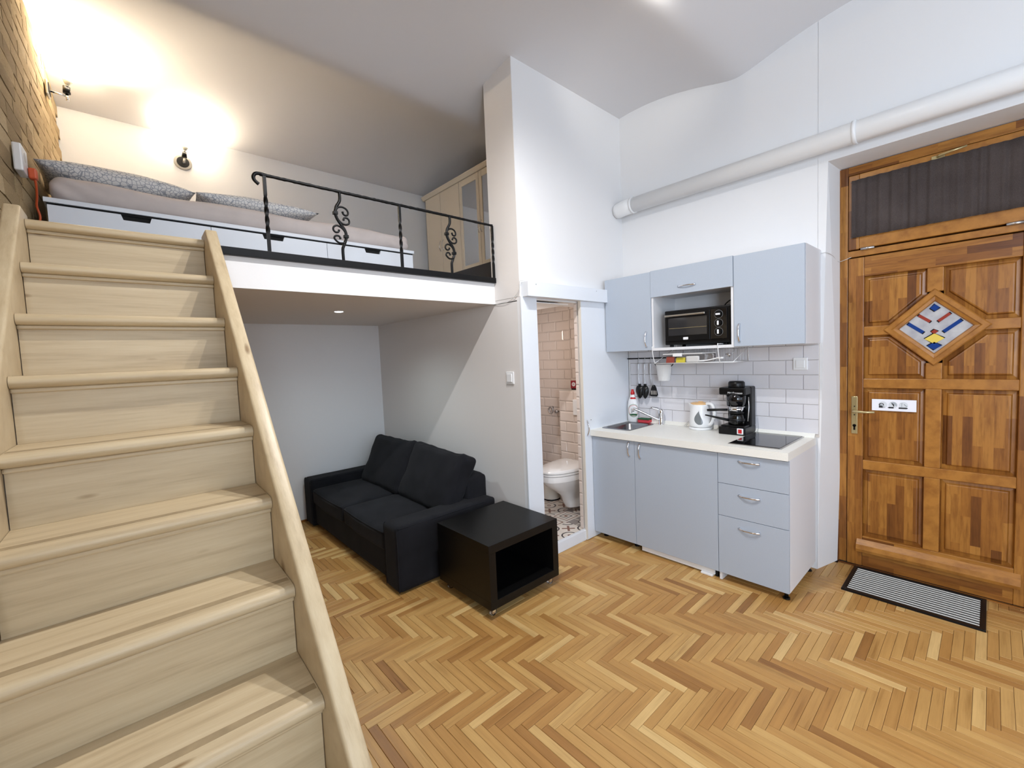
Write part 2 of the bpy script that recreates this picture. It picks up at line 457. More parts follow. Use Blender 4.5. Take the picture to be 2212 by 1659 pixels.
def text_part(name, txt, size, mat, parent, matrix, depth=0.0004, shear=0.0):
    cu = bpy.data.curves.new(name, 'FONT'); cu.body = txt; cu.size = size; cu.extrude = depth; cu.align_x = 'CENTER'; cu.align_y = 'CENTER'; cu.shear = shear
    tmp = bpy.data.objects.new('tmp', cu); COL.objects.link(tmp)
    dg = bpy.context.evaluated_depsgraph_get(); dg.update()
    me = bpy.data.meshes.new_from_object(tmp.evaluated_get(dg)); bpy.data.objects.remove(tmp, do_unlink=True)
    me.name = name; me.transform(matrix)
    me.materials.clear(); me.materials.append(mat)
    o = bpy.data.objects.new(name, me); COL.objects.link(o); o.parent = parent
    return o
def bow_handle(length, depth=0.024, r=0.005, axis='z', n=15):
    # arched cup-style pull, returned as a MB; ends on the door plane x=0, bowing towards -x
    pts, rs = [], []
    for i in range(n):
        t = -1 + 2*i/(n-1)
        a = t*length/2; d = -depth*(1-abs(t)**2.6)
        pts.append((d, 0, a) if axis == 'z' else (d, a, 0))
        rs.append(r*(1.15 - 0.55*math.cos(t*PI*0.9)*0.4 + (0.55 if abs(t) > 0.9 else 0)))
    m = MB(); m.tube(pts, rs, 8)
    return m
# ================================================================== SETTING
XA, YB, XG, YF = 3.436, 2.25, 2.142, 4.527     # kitchen wall, bathroom front wall, partition, far wall
Y0 = -2.4                                       # wall behind the camera
RIBS = 1.267; SPAN = 1.63
def vault(y):
    q = abs(math.sin(PI*(y-RIBS)/SPAN))
    return 3.395 + 0.172*((q*q+0.03)**0.5)**0.85

# ---- floor
floor = struct(box(-0.75, 3.95, Y0-0.3, YF+0.1, FZ-0.16, FZ-0.008).build('floor', M['joint']),
               'golden oak herringbone parquet floor', 'floor')
PL, PW = 0.277, 0.277/7
def plank_mesh(L, W):
    g = 0.00055; b = 0.0011; x0, x1, y0, y1 = -L/2+g, L/2-g, -W/2+g, W/2-g
    rings = [[(x0, y0, -0.012), (x1, y0, -0.012), (x1, y1, -0.012), (x0, y1, -0.012)],
             [(x0, y0, -b), (x1, y0, -b), (x1, y1, -b), (x0, y1, -b)],
             [(x0+b, y0+b, 0), (x1-b, y0+b, 0), (x1-b, y1-b, 0), (x0+b, y1-b, 0)]]
    v = [p for r in rings for p in r]
    f = [(8, 9, 10, 11)]
    for k in (0, 4):
        for i in range(4): f.append((k+i, k+(i+1) % 4, k+4+(i+1) % 4, k+4+i))
    return v, f
PV, PF = plank_mesh(PL, PW)
pm = bpy.data.meshes.new('plank'); pm.from_pydata(PV, [], PF); pm.materials.append(M['parquet'])
uvl = pm.uv_layers.new(name='UVMap')
for lp in pm.loops:
    c = pm.vertices[lp.vertex_index].co; uvl.data[lp.index].uv = (c.x, c.y)
rng = random.Random(4)
spots = []
N0 = 1.693*math.sqrt(2)        # a zigzag border runs along x + y = N0
w_, L_ = PW, PL
for i in range(-140, 141):
    for j in range(-12, 13):
        # mirror image of the standard lattice: columns along (1,-1), next column along (1,1)
        ox = i*w_ + j*L_; oy = -i*w_ + j*L_
        bx, by = ox + N0/2 + 0.02, oy + N0/2 - 0.02
        # piece laid along x and piece laid along y
        spots.append((bx + L_/2, by - w_/2 + w_, 0.0))
        spots.append((bx + L_ + w_/2, by + L_/2, PI/2))
def in_room(x, y):
    if not (-0.55 < x < 3.86 and Y0 < y < YF): return False
    if x > 2.12 and y > 2.42: return False
    if x > 3.45 and not (-0.28 < y < 0.78): return False
    return True
def seen(x, y):
    q = px((x, y, FZ))
    if q is None or not (0 < q[0] < 2212 and 0 < q[1] < 1659): return 0
    if q[0] < 475 + (q[1]-525)*0.277: return 0
    if 1.25 < x < 2.12 and y > 2.57: return 0
    if 1.55 < x < 2.07 and 2.0 < y < 2.5: return 0
    if x > 2.92 and y > 0.82: return 0
    if 3.25 < x < 3.63 and 0.0 < y < 0.60: return 0
    d = (Vector((x, y, FZ)) - Vector((0, 0, CAM_H))).length
    return 1.0/d**3
spots = [s for s in spots if in_room(s[0], s[1])]
spots.sort(key=lambda s: -seen(s[0], s[1]))
near, rest = spots[:300], spots[300:]
for x, y, a in near:
    o = bpy.data.objects.new('plank', pm); COL.objects.link(o); o.parent = floor
    o.location = (x, y, FZ + rng.uniform(-0.0005, 0.0004)); o.rotation_euler = (rng.uniform(-.0014, .0014), rng.uniform(-.0006, .0006), a + (PI if rng.random() < .5 else 0))
V, Fc, UV = [], [], []
for x, y, a in rest:
    n = len(V); c, s_ = round(math.cos(a)), round(math.sin(a)); uo, vo = rng.uniform(0, 40), rng.uniform(0, 40); dz = rng.uniform(-.0005, .0004)
    for p in PV:
        V.append((x + c*p[0] - s_*p[1], y + s_*p[0] + c*p[1], FZ + p[2] + dz)); UV.append((p[0]+uo, p[1]+vo))
    Fc += [tuple(n+k for k in f) for f in PF]
me = bpy.data.meshes.new('plank_field'); me.from_pydata(V, [], Fc); me.materials.append(M['parquet'])
uvl = me.uv_layers.new(name='UVMap')
for lp in me.loops: uvl.data[lp.index].uv = UV[lp.vertex_index]
o = bpy.data.objects.new('plank_field', me); COL.objects.link(o); o.parent = floor; o['kind'] = 'stuff'

# ---- ceiling: shallow vaults, ribs along x
ys = [Y0-0.3 + (YF+0.4-Y0)*k/260 for k in range(261)]
m = MB(); prev = None
for y in ys:
    a = m.bm.verts.new((-0.95, y, vault(y))); b = m.bm.verts.new((XA+0.15, y, vault(y)))
    if prev: f = m.bm.faces.new((prev[0], prev[1], b, a)); f.smooth = True
    prev = (a, b)
struct(m.build('ceiling', M['paint_ceiling']), 'pale vaulted plaster ceiling', 'ceiling')
struct(box(-1.0, XA+0.4, Y0-0.35, YF+0.15, 3.62, 3.72).build('ceiling_slab', M['paint_ceiling']), 'concrete slab above the vaults', 'ceiling')

# ---- walls
ZT = 3.64
struct(box(-0.7, XA+0.3, YF, YF+0.12, FZ-0.1, ZT).build('wall_far', M['paint']), 'plain pale plaster wall behind the loft and the sofa', 'wall')
# kitchen / entrance wall with a splayed door recess
m = MB()
m.box(XA, XA+0.30, 0.775, YF, FZ-0.1, ZT)
m.hexa([(XA, 0.775, FZ), (XA, 0.776, FZ), (XA+.3, 0.776, FZ), (XA+.3, 0.69, FZ), (XA, 0.722, 2.66), (XA, 0.776, 2.66), (XA+.3, 0.776, 2.66), (XA+.3, 0.70, 2.66)])
m.box(XA, XA+0.30, -0.30, 0.776, 2.66, ZT)
m.box(XA, XA+0.30, Y0-0.1, -0.30, FZ-0.1, ZT)
wall_right = struct(m.build('wall_right', M['paint']), 'white plaster wall with kitchen units and the entrance recess', 'wall')
# partition beside the sofa and the upper pier
struct(box(XG, XG+0.05, YB+0.035, YF, FZ-0.1, 1.906).box(XG, XG+0.05, YB+0.035, 2.544, 1.90, 1.929).build('wall_partition', M['paint_grey']), 'warm grey wall behind the sofa under the loft', 'wall')
m = MB()
m.box(XG, 2.30, YB, YB+0.035, FZ-0.1, 1.93)
m.box(2.30, 2.77, YB, YB+0.035, 1.915, 1.93)
m.box(2.775, XA, YB, YB+0.035, FZ-0.1, 1.93)
m.box(XG, XA, YB, 2.555, 1.93, ZT)
struct(m.build('wall_bathroom', M['paint']), 'white wall with the bathroom doorway and tall pier above', 'wall')
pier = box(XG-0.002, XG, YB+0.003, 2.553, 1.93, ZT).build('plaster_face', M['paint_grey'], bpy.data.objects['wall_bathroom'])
# wall behind the camera, with two tall windows
m = MB()
for x0, x1 in ((-0.9, 0.25), (1.25, 1.85), (2.85, XA+0.3)): m.box(x0, x1, Y0-0.25, Y0, FZ-0.1, ZT)
for x0, x1 in ((0.25, 1.25), (1.85, 2.85)):
    m.box(x0, x1, Y0-0.25, Y0, FZ-0.1, 0.9); m.box(x0, x1, Y0-0.25, Y0, 2.6, ZT)
struct(m.build('wall_back', M['paint']), 'white window wall behind the viewer', 'wall')
for k, x0 in enumerate((0.25, 1.85)):
    m = MB()
    for a in (x0, x0+0.47, x0+0.94): m.box(a, a+0.06, Y0-0.20, Y0-0.14, 0.9, 2.6)
    for z in (0.9, 2.0, 2.54): m.box(x0, x0+1, Y0-0.20, Y0-0.14, z, z+0.06)
    wd = struct(m.build('window_%d' % (k+1), M['white_lacquer']), 'white casement window in the wall behind the viewer', 'window')
    for a in (x0+0.06, x0+0.53): box(a, a+0.41, Y0-0.173, Y0-0.168, 0.96, 2.54).build('pane', M['glass'], wd)

m = MB()
m.box(-0.75, -0.50, Y0-0.1, -2.2, FZ-0.1, ZT); m.box(-0.75, -0.50, -1.0, -0.72, FZ-0.1, ZT)
m.box(-0.75, -0.50, -2.2, -1.0, FZ-0.1, 0.9); m.box(-0.75, -0.50, -2.2, -1.0, 2.6, ZT)
struct(m.build('wall_left_front', M['paint']), 'white wall with a window left of the viewer', 'wall')
m = MB()
for a in (-2.2, -1.63, -1.06): m.box(-0.68, -0.62, a, a+0.06, 0.9, 2.6)
for z in (0.9, 2.0, 2.54): m.box(-0.68, -0.62, -2.2, -1.0, z, z+0.06)
wd = struct(m.build('window_3', M['white_lacquer']), 'white casement window left of the viewer', 'window')  # unseen window, added so that light reaches the kitchen side
for a in (-2.14, -1.57): box(-0.653, -0.648, a, a+0.51, 0.96, 2.54).build('pane', M['glass'], wd)

# ---- brick wall on the left
WL_ROT = -0.055
wl = MB().box(-0.25, -0.012, -5.3, 0.05, FZ-0.1, ZT).build('wall_left', M['mortar'])
struct(wl, 'bare old brick wall beside the stairs and the bed', 'wall')
wl.location = (-0.19, YF, 0); wl.rotation_euler = (0, 0, WL_ROT)
def wl_pt(lx, ly, z):
    c, s_ = math.cos(WL_ROT), math.sin(WL_ROT)
    return Vector((-0.19 + c*lx - s_*ly, YF + s_*lx + c*ly, z))
rb = random.Random(9)
bmeshes = []
for k in range(6):
    m = MB(); m.box(-0.05, 0.0, -0.5, 0.5, -0.5, 0.5)
    bmesh.ops.subdivide_edges(m.bm, edges=[e for e in m.bm.edges], cuts=1, use_grid_fill=True)
    for v in m.bm.verts:
        if v.co.x > -0.02:
            rim = abs(v.co.y) > .45 or abs(v.co.z) > .45
            v.co.x += rb.uniform(-0.0015, 0.0015) - (0.0025 if rim else 0)
            v.co.y += rb.uniform(-.012, .012); v.co.z += rb.uniform(-.05, .05)
    ob = m.build('brick', M['brick']); bmeshes.append(ob.data); bpy.data.objects.remove(ob, do_unlink=True)
BH, BWd = 0.079, 0.262
row = 0; z = 1.93; nb = 0
while z < 3.6:
    y = 0.03 - (BWd/2 if row % 2 else 0)*1.0
    while y > -3.25:
        wdt = BWd*rb.uniform(0.86, 1.1) * (0.5 if rb.random() < 0.22 else 1)
        if y - wdt < -3.3: break
        o = bpy.data.objects.new('brick', bmeshes[rb.randrange(6)]); COL.objects.link(o); o.parent = wl
        o.location = (rb.uniform(-0.0012, 0.0008), y - wdt/2, z + BH/2 + rb.uniform(-.003, .003))
        o.scale = (1, wdt-0.007, BH-0.007); o.rotation_euler = (rb.uniform(-.025, .025), 0, rb.uniform(-.003, .003))
        y -= wdt; nb += 1
    z += BH; row += 1
# the rest of the wall: same bricks as one piece of relief
m = MB(); z = FZ; row = 0
while z < 3.6:
    y = -3.27 - (BWd/2 if row % 2 else 0) if z >= 1.92 else 0.0 - (BWd/2 if row % 2 else 0)
    while y > -5.05:
        wdt = BWd*rb.uniform(0.9, 1.1)
        m.box(-0.04, rb.uniform(-.006, .003), y-wdt+.012, y, z+.006, z+BH-.006)
        y -= wdt
    z += BH; row += 1
m.build('brick_field', M['brick'], wl, kind='stuff')

# ---- loft
lf = struct(box(-0.24, 2.70, 2.545, YF, 1.906, 2.078).build('floor_loft', M['paint_grey']), 'loft platform with plastered underside', 'floor')
box(-0.26, XG+0.001, 2.525, 2.545, 1.905, 2.066).build('fascia', M['paint'], lf, label='white fascia board of the loft')
box(-0.22, 2.70, 2.55, YF, 2.078, 2.092).build('loft_boards', M['charcoal'], lf)
struct(box(2.70, XA, 2.556, YF, 2.085, 2.418).build('trim_1', M['charcoal']), 'charcoal raised step under the wardrobe on the loft', 'step')
# cap over the gap behind pier down to loft
# ---- bathroom shell
BF = 0.052
bfl = struct(box(2.19, XA, YB+0.0, 3.62, FZ-0.1, BF-0.010).build('floor_bathroom', M['grout']), 'patchwork tiled bathroom floor', 'floor')
rp = random.Random(12)
tm = []
for k in range(4):
    ob = box(-0.0985, 0.0985, -0.0985, 0.0985, -0.008, 0.0).build('tile', M['patch'][k]); tm.append(ob.data); bpy.data.objects.remove(ob, do_unlink=True)
seq = [0, 1, 3, 2]
for ix in range(6):
    for iy in range(5):
        x, y = 2.29 + 0.2*ix, YB + 0.105 + 0.2*iy
        o = bpy.data.objects.new('tile', tm[(ix*2 + iy*3 + rp.randrange(3)) % 4]); COL.objects.link(o); o.parent = bfl
        o.location = (x, y, BF + rp.uniform(-.0004, .0004))
wbr = struct(box(XA-0.04, XA-0.001, YB+0.036, 3.62, FZ, 2.085).build('wall_bathroom_right', M['grout']), 'tiled bathroom wall behind the toilet', 'wall')
wbf = struct(box(2.19, XA, 3.60, 3.66, FZ, 2.085).build('wall_bathroom_far', M['bath_tile']), 'cream bathroom end wall', 'wall')
struct(box(XG+0.05, 2.70, YB+0.036, 3.66, 1.90, 1.906).build('ceiling_bathroom', M['paint']), 'white bathroom ceiling', 'ceiling')
cis = struct(box(3.20, XA-0.04, YB+0.036, 2.862, FZ, 1.160).build('wall_cistern', M['grout']), 'tiled boxing that hides the toilet cistern', 'wall')
def tile_mesh(t=0.008, b=0.012):
    m = MB()   # bevelled metro tile, unit size in y and z, face towards -x
    q = [(-0.5, -0.5), (0.5, -0.5), (0.5, 0.5), (-0.5, 0.5)]
    A = [m.bm.verts.new((0, a, c)) for a, c in q]; B = [m.bm.verts.new((-t*0.45, a, c)) for a, c in q]
    C = [m.bm.verts.new((-t, a*(1-2*b/0.2*1.0), c*(1-2*b/0.1*0.8))) for a, c in q]
    for R, S in ((A, B), (B, C)):
        for i in range(4): m.bm.faces.new((R[i], R[(i+1) % 4], S[(i+1) % 4], S[i]))
    m.bm.faces.new(C)
    return m
ob = tile_mesh().build('tile', M['bath_tile']); btm = ob.data; bpy.data.objects.remove(ob, do_unlink=True)
def tile_run(parent, mesh, x, y0, y1, z0, z1, tw, th, yref, gap=0.003, offs=0.5, axis='x'):
    r = 0; z = z0
    while z < z1 - 0.004:
        h = min(th, z1-z)
        y = yref + (tw*offs if r % 2 else 0)
        while y > y0: y -= tw
        while y < y1:
            a, b = max(y, y0), min(y+tw, y1)
            if b - a > 0.008:
                o = bpy.data.objects.new('tile', mesh); COL.objects.link(o); o.parent = parent
                o.location = (x, (a+b)/2, z+h/2); o.scale = (1, b-a-gap, h-gap)
            y += tw
        z += th; r += 1
tile_run(wbr, btm, XA-0.040, 2.862, 3.60, BF, 2.085, 0.2, 0.1, 2.95)
tile_run(wbr, btm, XA-0.040, YB+0.04, 2.862, 1.16, 2.085, 0.2, 0.1, 2.35)
tile_run(cis, btm, 3.20, YB+0.04, 2.858, BF, 1.156, 0.2, 0.1, 2.48)
jamb = struct(box(2.770, 2.776, YB+0.002, YB+0.035, BF, 1.915).build('trim_2', M['grout']), 'tiled jamb on the right of the bathroom doorway', 'jamb')
tile_run(jamb, btm, 2.770, YB+0.002, YB+0.035, BF, 1.91, 0.2, 0.1, YB-0.05, offs=0)
# door sill, casing and sliding-door gear
struct(box(2.15, 2.80, YB-0.028, YB+0.004, FZ, BF+0.004, bevel=0.003).build('trim_3', M['white_lacquer']), 'white raised sill of the bathroom doorway', 'sill')
struct(box(XG-0.006, 2.293, YB-0.014, YB, FZ, 1.93, bevel=0.002).build('trim_4', M['white_lacquer']), 'white casing board left of the bathroom doorway', 'casing')
hd = thing('trim_5', 'white boxed header that hides the sliding door rail', 'header', (2.15, YB, 1.925), kind='structure')
box(0, 0.985, -0.075, 0, 0.0, 0.105, bevel=0.002).build('header_board', M['white_lacquer'], hd)
for x in (0.08, 0.78): MB().cyl((x, -0.0765, 0.085), (x, -0.0745, 0.085), 0.004, seg=10).build('screw', M['steel'], hd)
dr = thing('door_2', 'white sliding bathroom door pushed half behind the kitchen', 'door', (2.765, YB-0.012, FZ+0.005), kind='structure')
box(0, 0.655, -0.030, -0.006, 0, 1.95, bevel=0.002).build('door_leaf', M['white_lacquer'], dr)
box(-0.008, 0, -0.030, -0.006, 0, 1.95).build('edge_strip', M['cream_lacquer'], dr)
hp = [(0.03, -0.030 - 0.022*math.sin(PI*k/10), 0.86 + 0.13*k/10) for k in range(11)]
MB().tube(hp, 0.0055, 8).build('handle', M['chrome'], dr, label='chrome bow handle')
for z in (0.875, 0.985): MB().cyl((0.085, -0.0315, z), (0.085, -0.029, z), 0.0035, seg=8).build('screw', M['black_plastic'], dr)
# skirting strip at far wall
struct(box(XG-1.7, XG-0.001, YF-0.012, YF, FZ, FZ+0.02).build('baseboard_far', M['door_h']), 'thin wooden strip at the foot of the far wall', 'baseboard')

# ---- kitchen splashback tiles (belong to the kitchen wall)
ob = tile_mesh(0.007, 0.002).build('tile', M['tile']); ktm = ob.data; bpy.data.objects.remove(ob, do_unlink=True)
sb = box(XA-0.004, XA, 0.765, 2.205, 0.88, 1.52).build('grout_bed', M['grout'], wall_right)
tile_run(wall_right, ktm, XA-0.004, 0.767, 2.195, 0.90, 1.52, 0.21, 0.1, 1.17+0.0, gap=0.0025)
box(XA-0.013, XA-0.002, 2.195, 2.206, 0.88, 1.51).build('tile_edge_profile', M['white_plastic'], wall_right)

# ---- entrance door
XD = 3.68; SD = XD/3.605
def dy(y): return y*SD
def dz(z): return CAM_H + (z-CAM_H)*SD
door = thing('door_1', 'varnished pine entrance door with diamond window', 'door', (XD, 0.236, FZ), kind='structure')
YC = 0.236
def D(m, name, mat, parent=None, **k):   # built in world coordinates, moved into the door's frame
    bmesh.ops.translate(m.bm, vec=(-XD, -YC, -FZ), verts=m.bm.verts[:])
    return m.build(name, mat, parent or door, **k)
YL, YR = 0.655, -0.19            # leaf edges
# frame
D(box(XD-0.012, XD+0.07, YL+0.004, 0.735, FZ, 2.655, bevel=0.003), 'door_frame', M['door_v'])
D(box(XD-0.012, XD+0.07, -0.28, YR-0.004, FZ, 2.655, bevel=0.003), 'door_frame', M['door_v'])
D(box(XD-0.012, XD+0.07, YR-0.004, YL+0.004, 2.60, 2.655, bevel=0.003), 'head_frame', M['door_h'])
D(box(XD+0.05, XD+0.06, -0.28, 0.735, FZ, 2.655), 'backing', M['joint'])
# fanlight sash
tr = D(box(XD-0.022, XD+0.03, 0.600, YL, 2.115, 2.595, bevel=0.004), 'sash_stile', M['door_v'])
D(box(XD-0.022, XD+0.03, YR, YR+0.055, 2.115, 2.595, bevel=0.004), 'sash_stile', M['door_v'])
D(box(XD-0.022, XD+0.03, YR+0.055, 0.600, 2.535, 2.595, bevel=0.004), 'sash_rail', M['door_m'])
D(box(XD-0.022, XD+0.03, YR+0.055, 0.600, 2.118, 2.205, bevel=0.004), 'sash_rail', M['door_m'])
D(box(XD+0.005, XD+0.012, YR+0.05, 0.605, 2.2, 2.54), 'sash_glass', M['glass'])
fh = D(MB().box(XD-0.030, XD-0.020, 0.205, 0.262, 2.555, 2.580, bevel=0.003), 'fanlight_latch', M['brass'])
D(MB().tube([(XD-0.034, 0.235, 2.570), (XD-0.048, 0.225, 2.572), (XD-0.050, 0.17, 2.578), (XD-0.046, 0.115, 2.585)], [0.007, 0.007, 0.006, 0.005], 8), 'latch_lever', M['brass'], None)
for yy in (0.555, -0.075):
    D(MB().cyl((XD-0.026, yy-0.035, 2.112), (XD-0.026, yy+0.035, 2.112), 0.009, seg=12), 'hinge', M['steel'])
# fixed transom bar
D(box(XD-0.016, XD+0.05, YR-0.004, YL+0.004, 2.068, 2.108, bevel=0.003), 'transom_bar', M['door_m'])
# leaf: stiles and rails
xf = XD-0.018
def rail(y0, y1, z0, z1, name, mat, x=xf): D(box(x, XD+0.03, y0, y1, z0, z1, bevel=0.004), name, mat)
Yp = [(0.572, 0.272), (0.200, -0.104)]
rail(0.572, YL, FZ+0.01, 2.060, 'stile', M['door_v']); rail(YR, -0.104, FZ+0.01, 2.060, 'stile', M['door_v'])
rail(-0.104, 0.572, 1.932, 2.060, 'top_rail', M['door_h'])
rail(-0.104, 0.572, 1.200, 1.262, 'lock_rail', M['door_m'])
rail(-0.104, 0.572, 0.650, 0.714, 'lower_rail', M['door_m'])
rail(-0.104, 0.572, FZ+0.01, 0.190, 'bottom_rail', M['door_h'])
for z0, z1 in ((1.262, 1.36), (1.79, 1.932), (0.714, 1.2), (0.190, 0.650)): rail(0.200, 0.272, z0, z1, 'muntin', M['door_m'])
for y0, y1 in ((0.44, 0.572), (-0.104, 0.03)): rail(y0, y1, 1.545, 1.605, 'side_rail', M['door_m'])
D(MB().prism([(XD-0.018, 0.165), (XD-0.045, 0.135), (XD-0.052, 0.105), (XD-0.046, 0.085), (XD-0.018, 0.080)], 'y', -0.13, 0.60), 'weather_board', M['door_m'])
# plain panels with raised fields
def field(poly, z_in=0.0, name='panel'):
    # poly: (y,z) ccw; panel plate flush at XD+0.01, raised centre
    n = len(poly); cy = sum(p[0] for p in poly)/n; cz = sum(p[1] for p in poly)/n
    def inset(d):
        out = []
        for i in range(n):
            p0, p1, p2 = Vector(poly[i-1]), Vector(poly[i]), Vector(poly[(i+1) % n])
            e1 = (p1-p0).normalized(); e2 = (p2-p1).normalized()
            n1 = Vector((-e1.y, e1.x)); n2 = Vector((-e2.y, e2.x))
            c = Vector((cy, cz))
            if n1.dot(c-p1) < 0: n1 = -n1
            if n2.dot(c-p1) < 0: n2 = -n2
            k = d/(1+n1.dot(n2)); out.append(p1 + (n1+n2)*k)
        return out
    m = MB()
    rings = [([Vector(p) for p in poly], XD+0.012), (inset(0.022), XD+0.006), (inset(0.028), XD-0.006), (inset(0.034), XD-0.008)]
    R = [[m.bm.verts.new((x, p.x, p.y)) for p in pts] for pts, x in rings]
    for A, B in zip(R, R[1:]):
        for i in range(n): m.bm.faces.new((A[i], A[(i+1) % n], B[(i+1) % n], B[i]))
    m.bm.faces.new(R[-1])
    D(m, name, M['door_v'])
HY, HZ, CZ = 0.235, 0.232, 1.575
def lz(y): return HZ*(1-abs(y-YC)/HY)      # half height of the diamond at y
for (ya, yb) in Yp:
    for z0, z1 in ((0.714, 1.200), (0.190, 0.650)): field([(yb, z0), (ya, z0), (ya, z1), (yb, z1)])
# corner panels round the diamond
for sgn, (yo, yi) in ((1, (0.572, 0.272)), (-1, (-0.104, 0.200))):
    for up_ in (1, -1):
        zo = 1.932 if up_ > 0 else 1.262; zm = CZ + up_*0.03
        yc1 = YC + sgn*HY*(1-0.03/HZ)            # where the diamond meets the side rail
        zc1 = CZ + up_*lz(yi)
        p = [(yo, zo), (yi, zo), (yi, zc1), (yc1, zm), (yo, zm)]
        field(p)
# diamond frame
gy, gz = 0.160, 0.156
corners_o = [(YC+HY, CZ), (YC, CZ+HZ), (YC-HY, CZ), (YC, CZ-HZ)]
corners_i = [(YC+gy, CZ), (YC, CZ+gz), (YC-gy, CZ), (YC, CZ-gz)]
for i in range(4):
    a, b = corners_o[i], corners_o[(i+1) % 4]; c, d = corners_i[(i+1) % 4], corners_i[i]
    m = MB(); xs0, xs1, xs2 = XD+0.01, XD-0.034, XD-0.026
    mid = lambda p, q, t: (p[0]+(q[0]-p[0])*t, p[1]+(q[1]-p[1])*t)
    prof = [(0.0, xs0), (0.0, xs1+0.006), (0.10, xs1), (0.50, xs1), (0.62, xs1+0.008), (0.9, xs1+0.012), (1.0, xs1+0.022), (1.0, xs0)]
    A = [m.bm.verts.new((x, *mid(a, d, t))) for t, x in prof]; B = [m.bm.verts.new((x, *mid(b, c, t))) for t, x in prof]
    for k in range(len(prof)-1): m.bm.faces.new((A[k], A[k+1], B[k+1], B[k]))
    m.bm.faces.new(A); m.bm.faces.new(B[::-1])
    D(m, 'diamond_moulding', M['door_m'])
gl = D(MB().prism([(p[0], p[1]) for p in corners_i], 'x', XD-0.010, XD-0.004), 'diamond_glass', M['milk_glass'], label='milky leaded glass diamond')
def lead(poly, mat):
    c = (sum(p[0] for p in poly)/len(poly), sum(p[1] for p in poly)/len(poly))
    big = [(c[0]+(p[0]-c[0])*1.0 + math.copysign(0.004, p[0]-c[0]), c[1]+(p[1]-c[1]) + math.copysign(0.004, p[1]-c[1])) for p in poly]
    D(MB().prism(big, 'x', XD-0.0115, XD-0.0095), 'lead_strip', M['black_metal'], gl)
    D(MB().prism(poly, 'x', XD-0.0125, XD-0.0110), 'glass_piece', mat, gl)
def loz(cy, cz, ry, rz): return [(cy+ry, cz), (cy, cz+rz), (cy-ry, cz), (cy, cz-rz)]
def bar(y0, z0, y1, z1, w):
    d = Vector((y1-y0, z1-z0)).normalized(); n = Vector((-d.y, d.x))*w
    e = Vector((-d.y, d.x))*w
    return [(y0+n.x, z0+n.y), (y1+n.x, z1+n.y), (y1-n.x, z1-n.y), (y0-n.x, z0-n.y)]
lead(loz(YC, CZ+0.118, 0.022, 0.022), M['blue_glass'])
lead(bar(YC+0.071, CZ+0.078, YC+0.020, CZ+0.036, 0.008), M['red_glass']); lead(bar(YC-0.065, CZ+0.078, YC-0.016, CZ+0.036, 0.008), M['red_glass'])
lead(bar(YC+0.118, CZ+0.030, YC+0.050, CZ-0.028, 0.0095), M['blue_glass']); lead(bar(YC-0.112, CZ+0.034, YC-0.040, CZ-0.028, 0.0095), M['blue_glass'])
lead(loz(YC, CZ-0.026, 0.016, 0.014), M['red_glass']); lead(loz(YC, CZ-0.068, 0.044, 0.032), M['yellow_glass']); lead(loz(YC, CZ-0.112, 0.032, 0.024), M['blue_glass'])
# handle set
hs = D(box(XD-0.028, XD-0.018, 0.600, 0.632, 0.89, 1.142, bevel=0.002), 'handle_plate', M['brass'])
D(MB().tube([(XD-0.028, 0.617, 1.045), (XD-0.062, 0.617, 1.045), (XD-0.070, 0.605, 1.045), (XD-0.070, 0.56, 1.043), (XD-0.068, 0.505, 1.045)], [0.009, 0.009, 0.0085, 0.008, 0.007], 10), 'lever', M['brass'], hs)
m = MB(); m.cyl((XD-0.0295, 0.616, 0.945), (XD-0.0275, 0.616, 0.945), 0.010, seg=14); m.box(XD-0.0295, XD-0.0275, 0.611, 0.621, 0.915, 0.945); D(m, 'keyhole', M['black_plastic'], hs)
D(MB().cyl((XD-0.0295, 0.616, 1.018), (XD-0.0275, 0.616, 1.018), 0.004, seg=10), 'screw', M['black_plastic'], hs)
D(MB().cyl((XD-0.0295, 0.616, 1.075), (XD-0.0275, 0.616, 1.075), 0.004, seg=10), 'screw', M['black_plastic'], hs)
# threshold strip
D(box(XD-0.035, XD-0.012, -0.29, 0.70, FZ, FZ+0.006, bevel=0.002), 'threshold_strip', M['door_h'])
D(box(XD-0.013, XD+0.02, -0.29, 0.70, FZ, FZ+0.012), 'threshold_gap', M['dark'])  # dark strip standing in for the shade under the door
# fanlight curtain
m = MB(); NY, NZ = 150, 6; g = []
rc = random.Random(3); ph = [rc.uniform(0, 6.28) for _ in range(5)]
for i in range(NY+1):
    t = i/NY; y = 0.636 - t*0.80; row_ = []
    for j in range(NZ+1):
        u = j/NZ; z = 2.190 + u*0.368
        f = (math.sin(t*105+ph[0]+math.sin(t*17)*1.5)*0.55 + math.sin(t*61+ph[1])*0.3 + math.sin(t*173+ph[2])*0.25)
        f += 0.2*math.sin(u*4+t*30)
        row_.append(m.bm.verts.new((XD-0.036 - 0.006*f, y, z)))
    g.append(row_)
for i in range(NY):
    for j in range(NZ):
        fa = m.bm.faces.new((g[i][j], g[i+1][j], g[i+1][j+1], g[i][j+1])); fa.smooth = True
cu = thing('fanlight_curtain', 'dark taupe gathered curtain across the fanlight above the entrance door', 'curtain', (XD-0.036, YC, 2.19))
bmesh.ops.translate(m.bm, vec=(-(XD-0.036), -YC, -2.19), verts=m.bm.verts[:])
cl = m.build('cloth', M['curtain'], cu)
sm = cl.modifiers.new('thickness', 'SOLIDIFY'); sm.thickness = 0.0015
for z in (0.004, 0.362): MB().cyl((0.010, 0.408, z), (0.010, -0.42, z), 0.0025, seg=8).build('curtain_wire', M['steel'], cu)
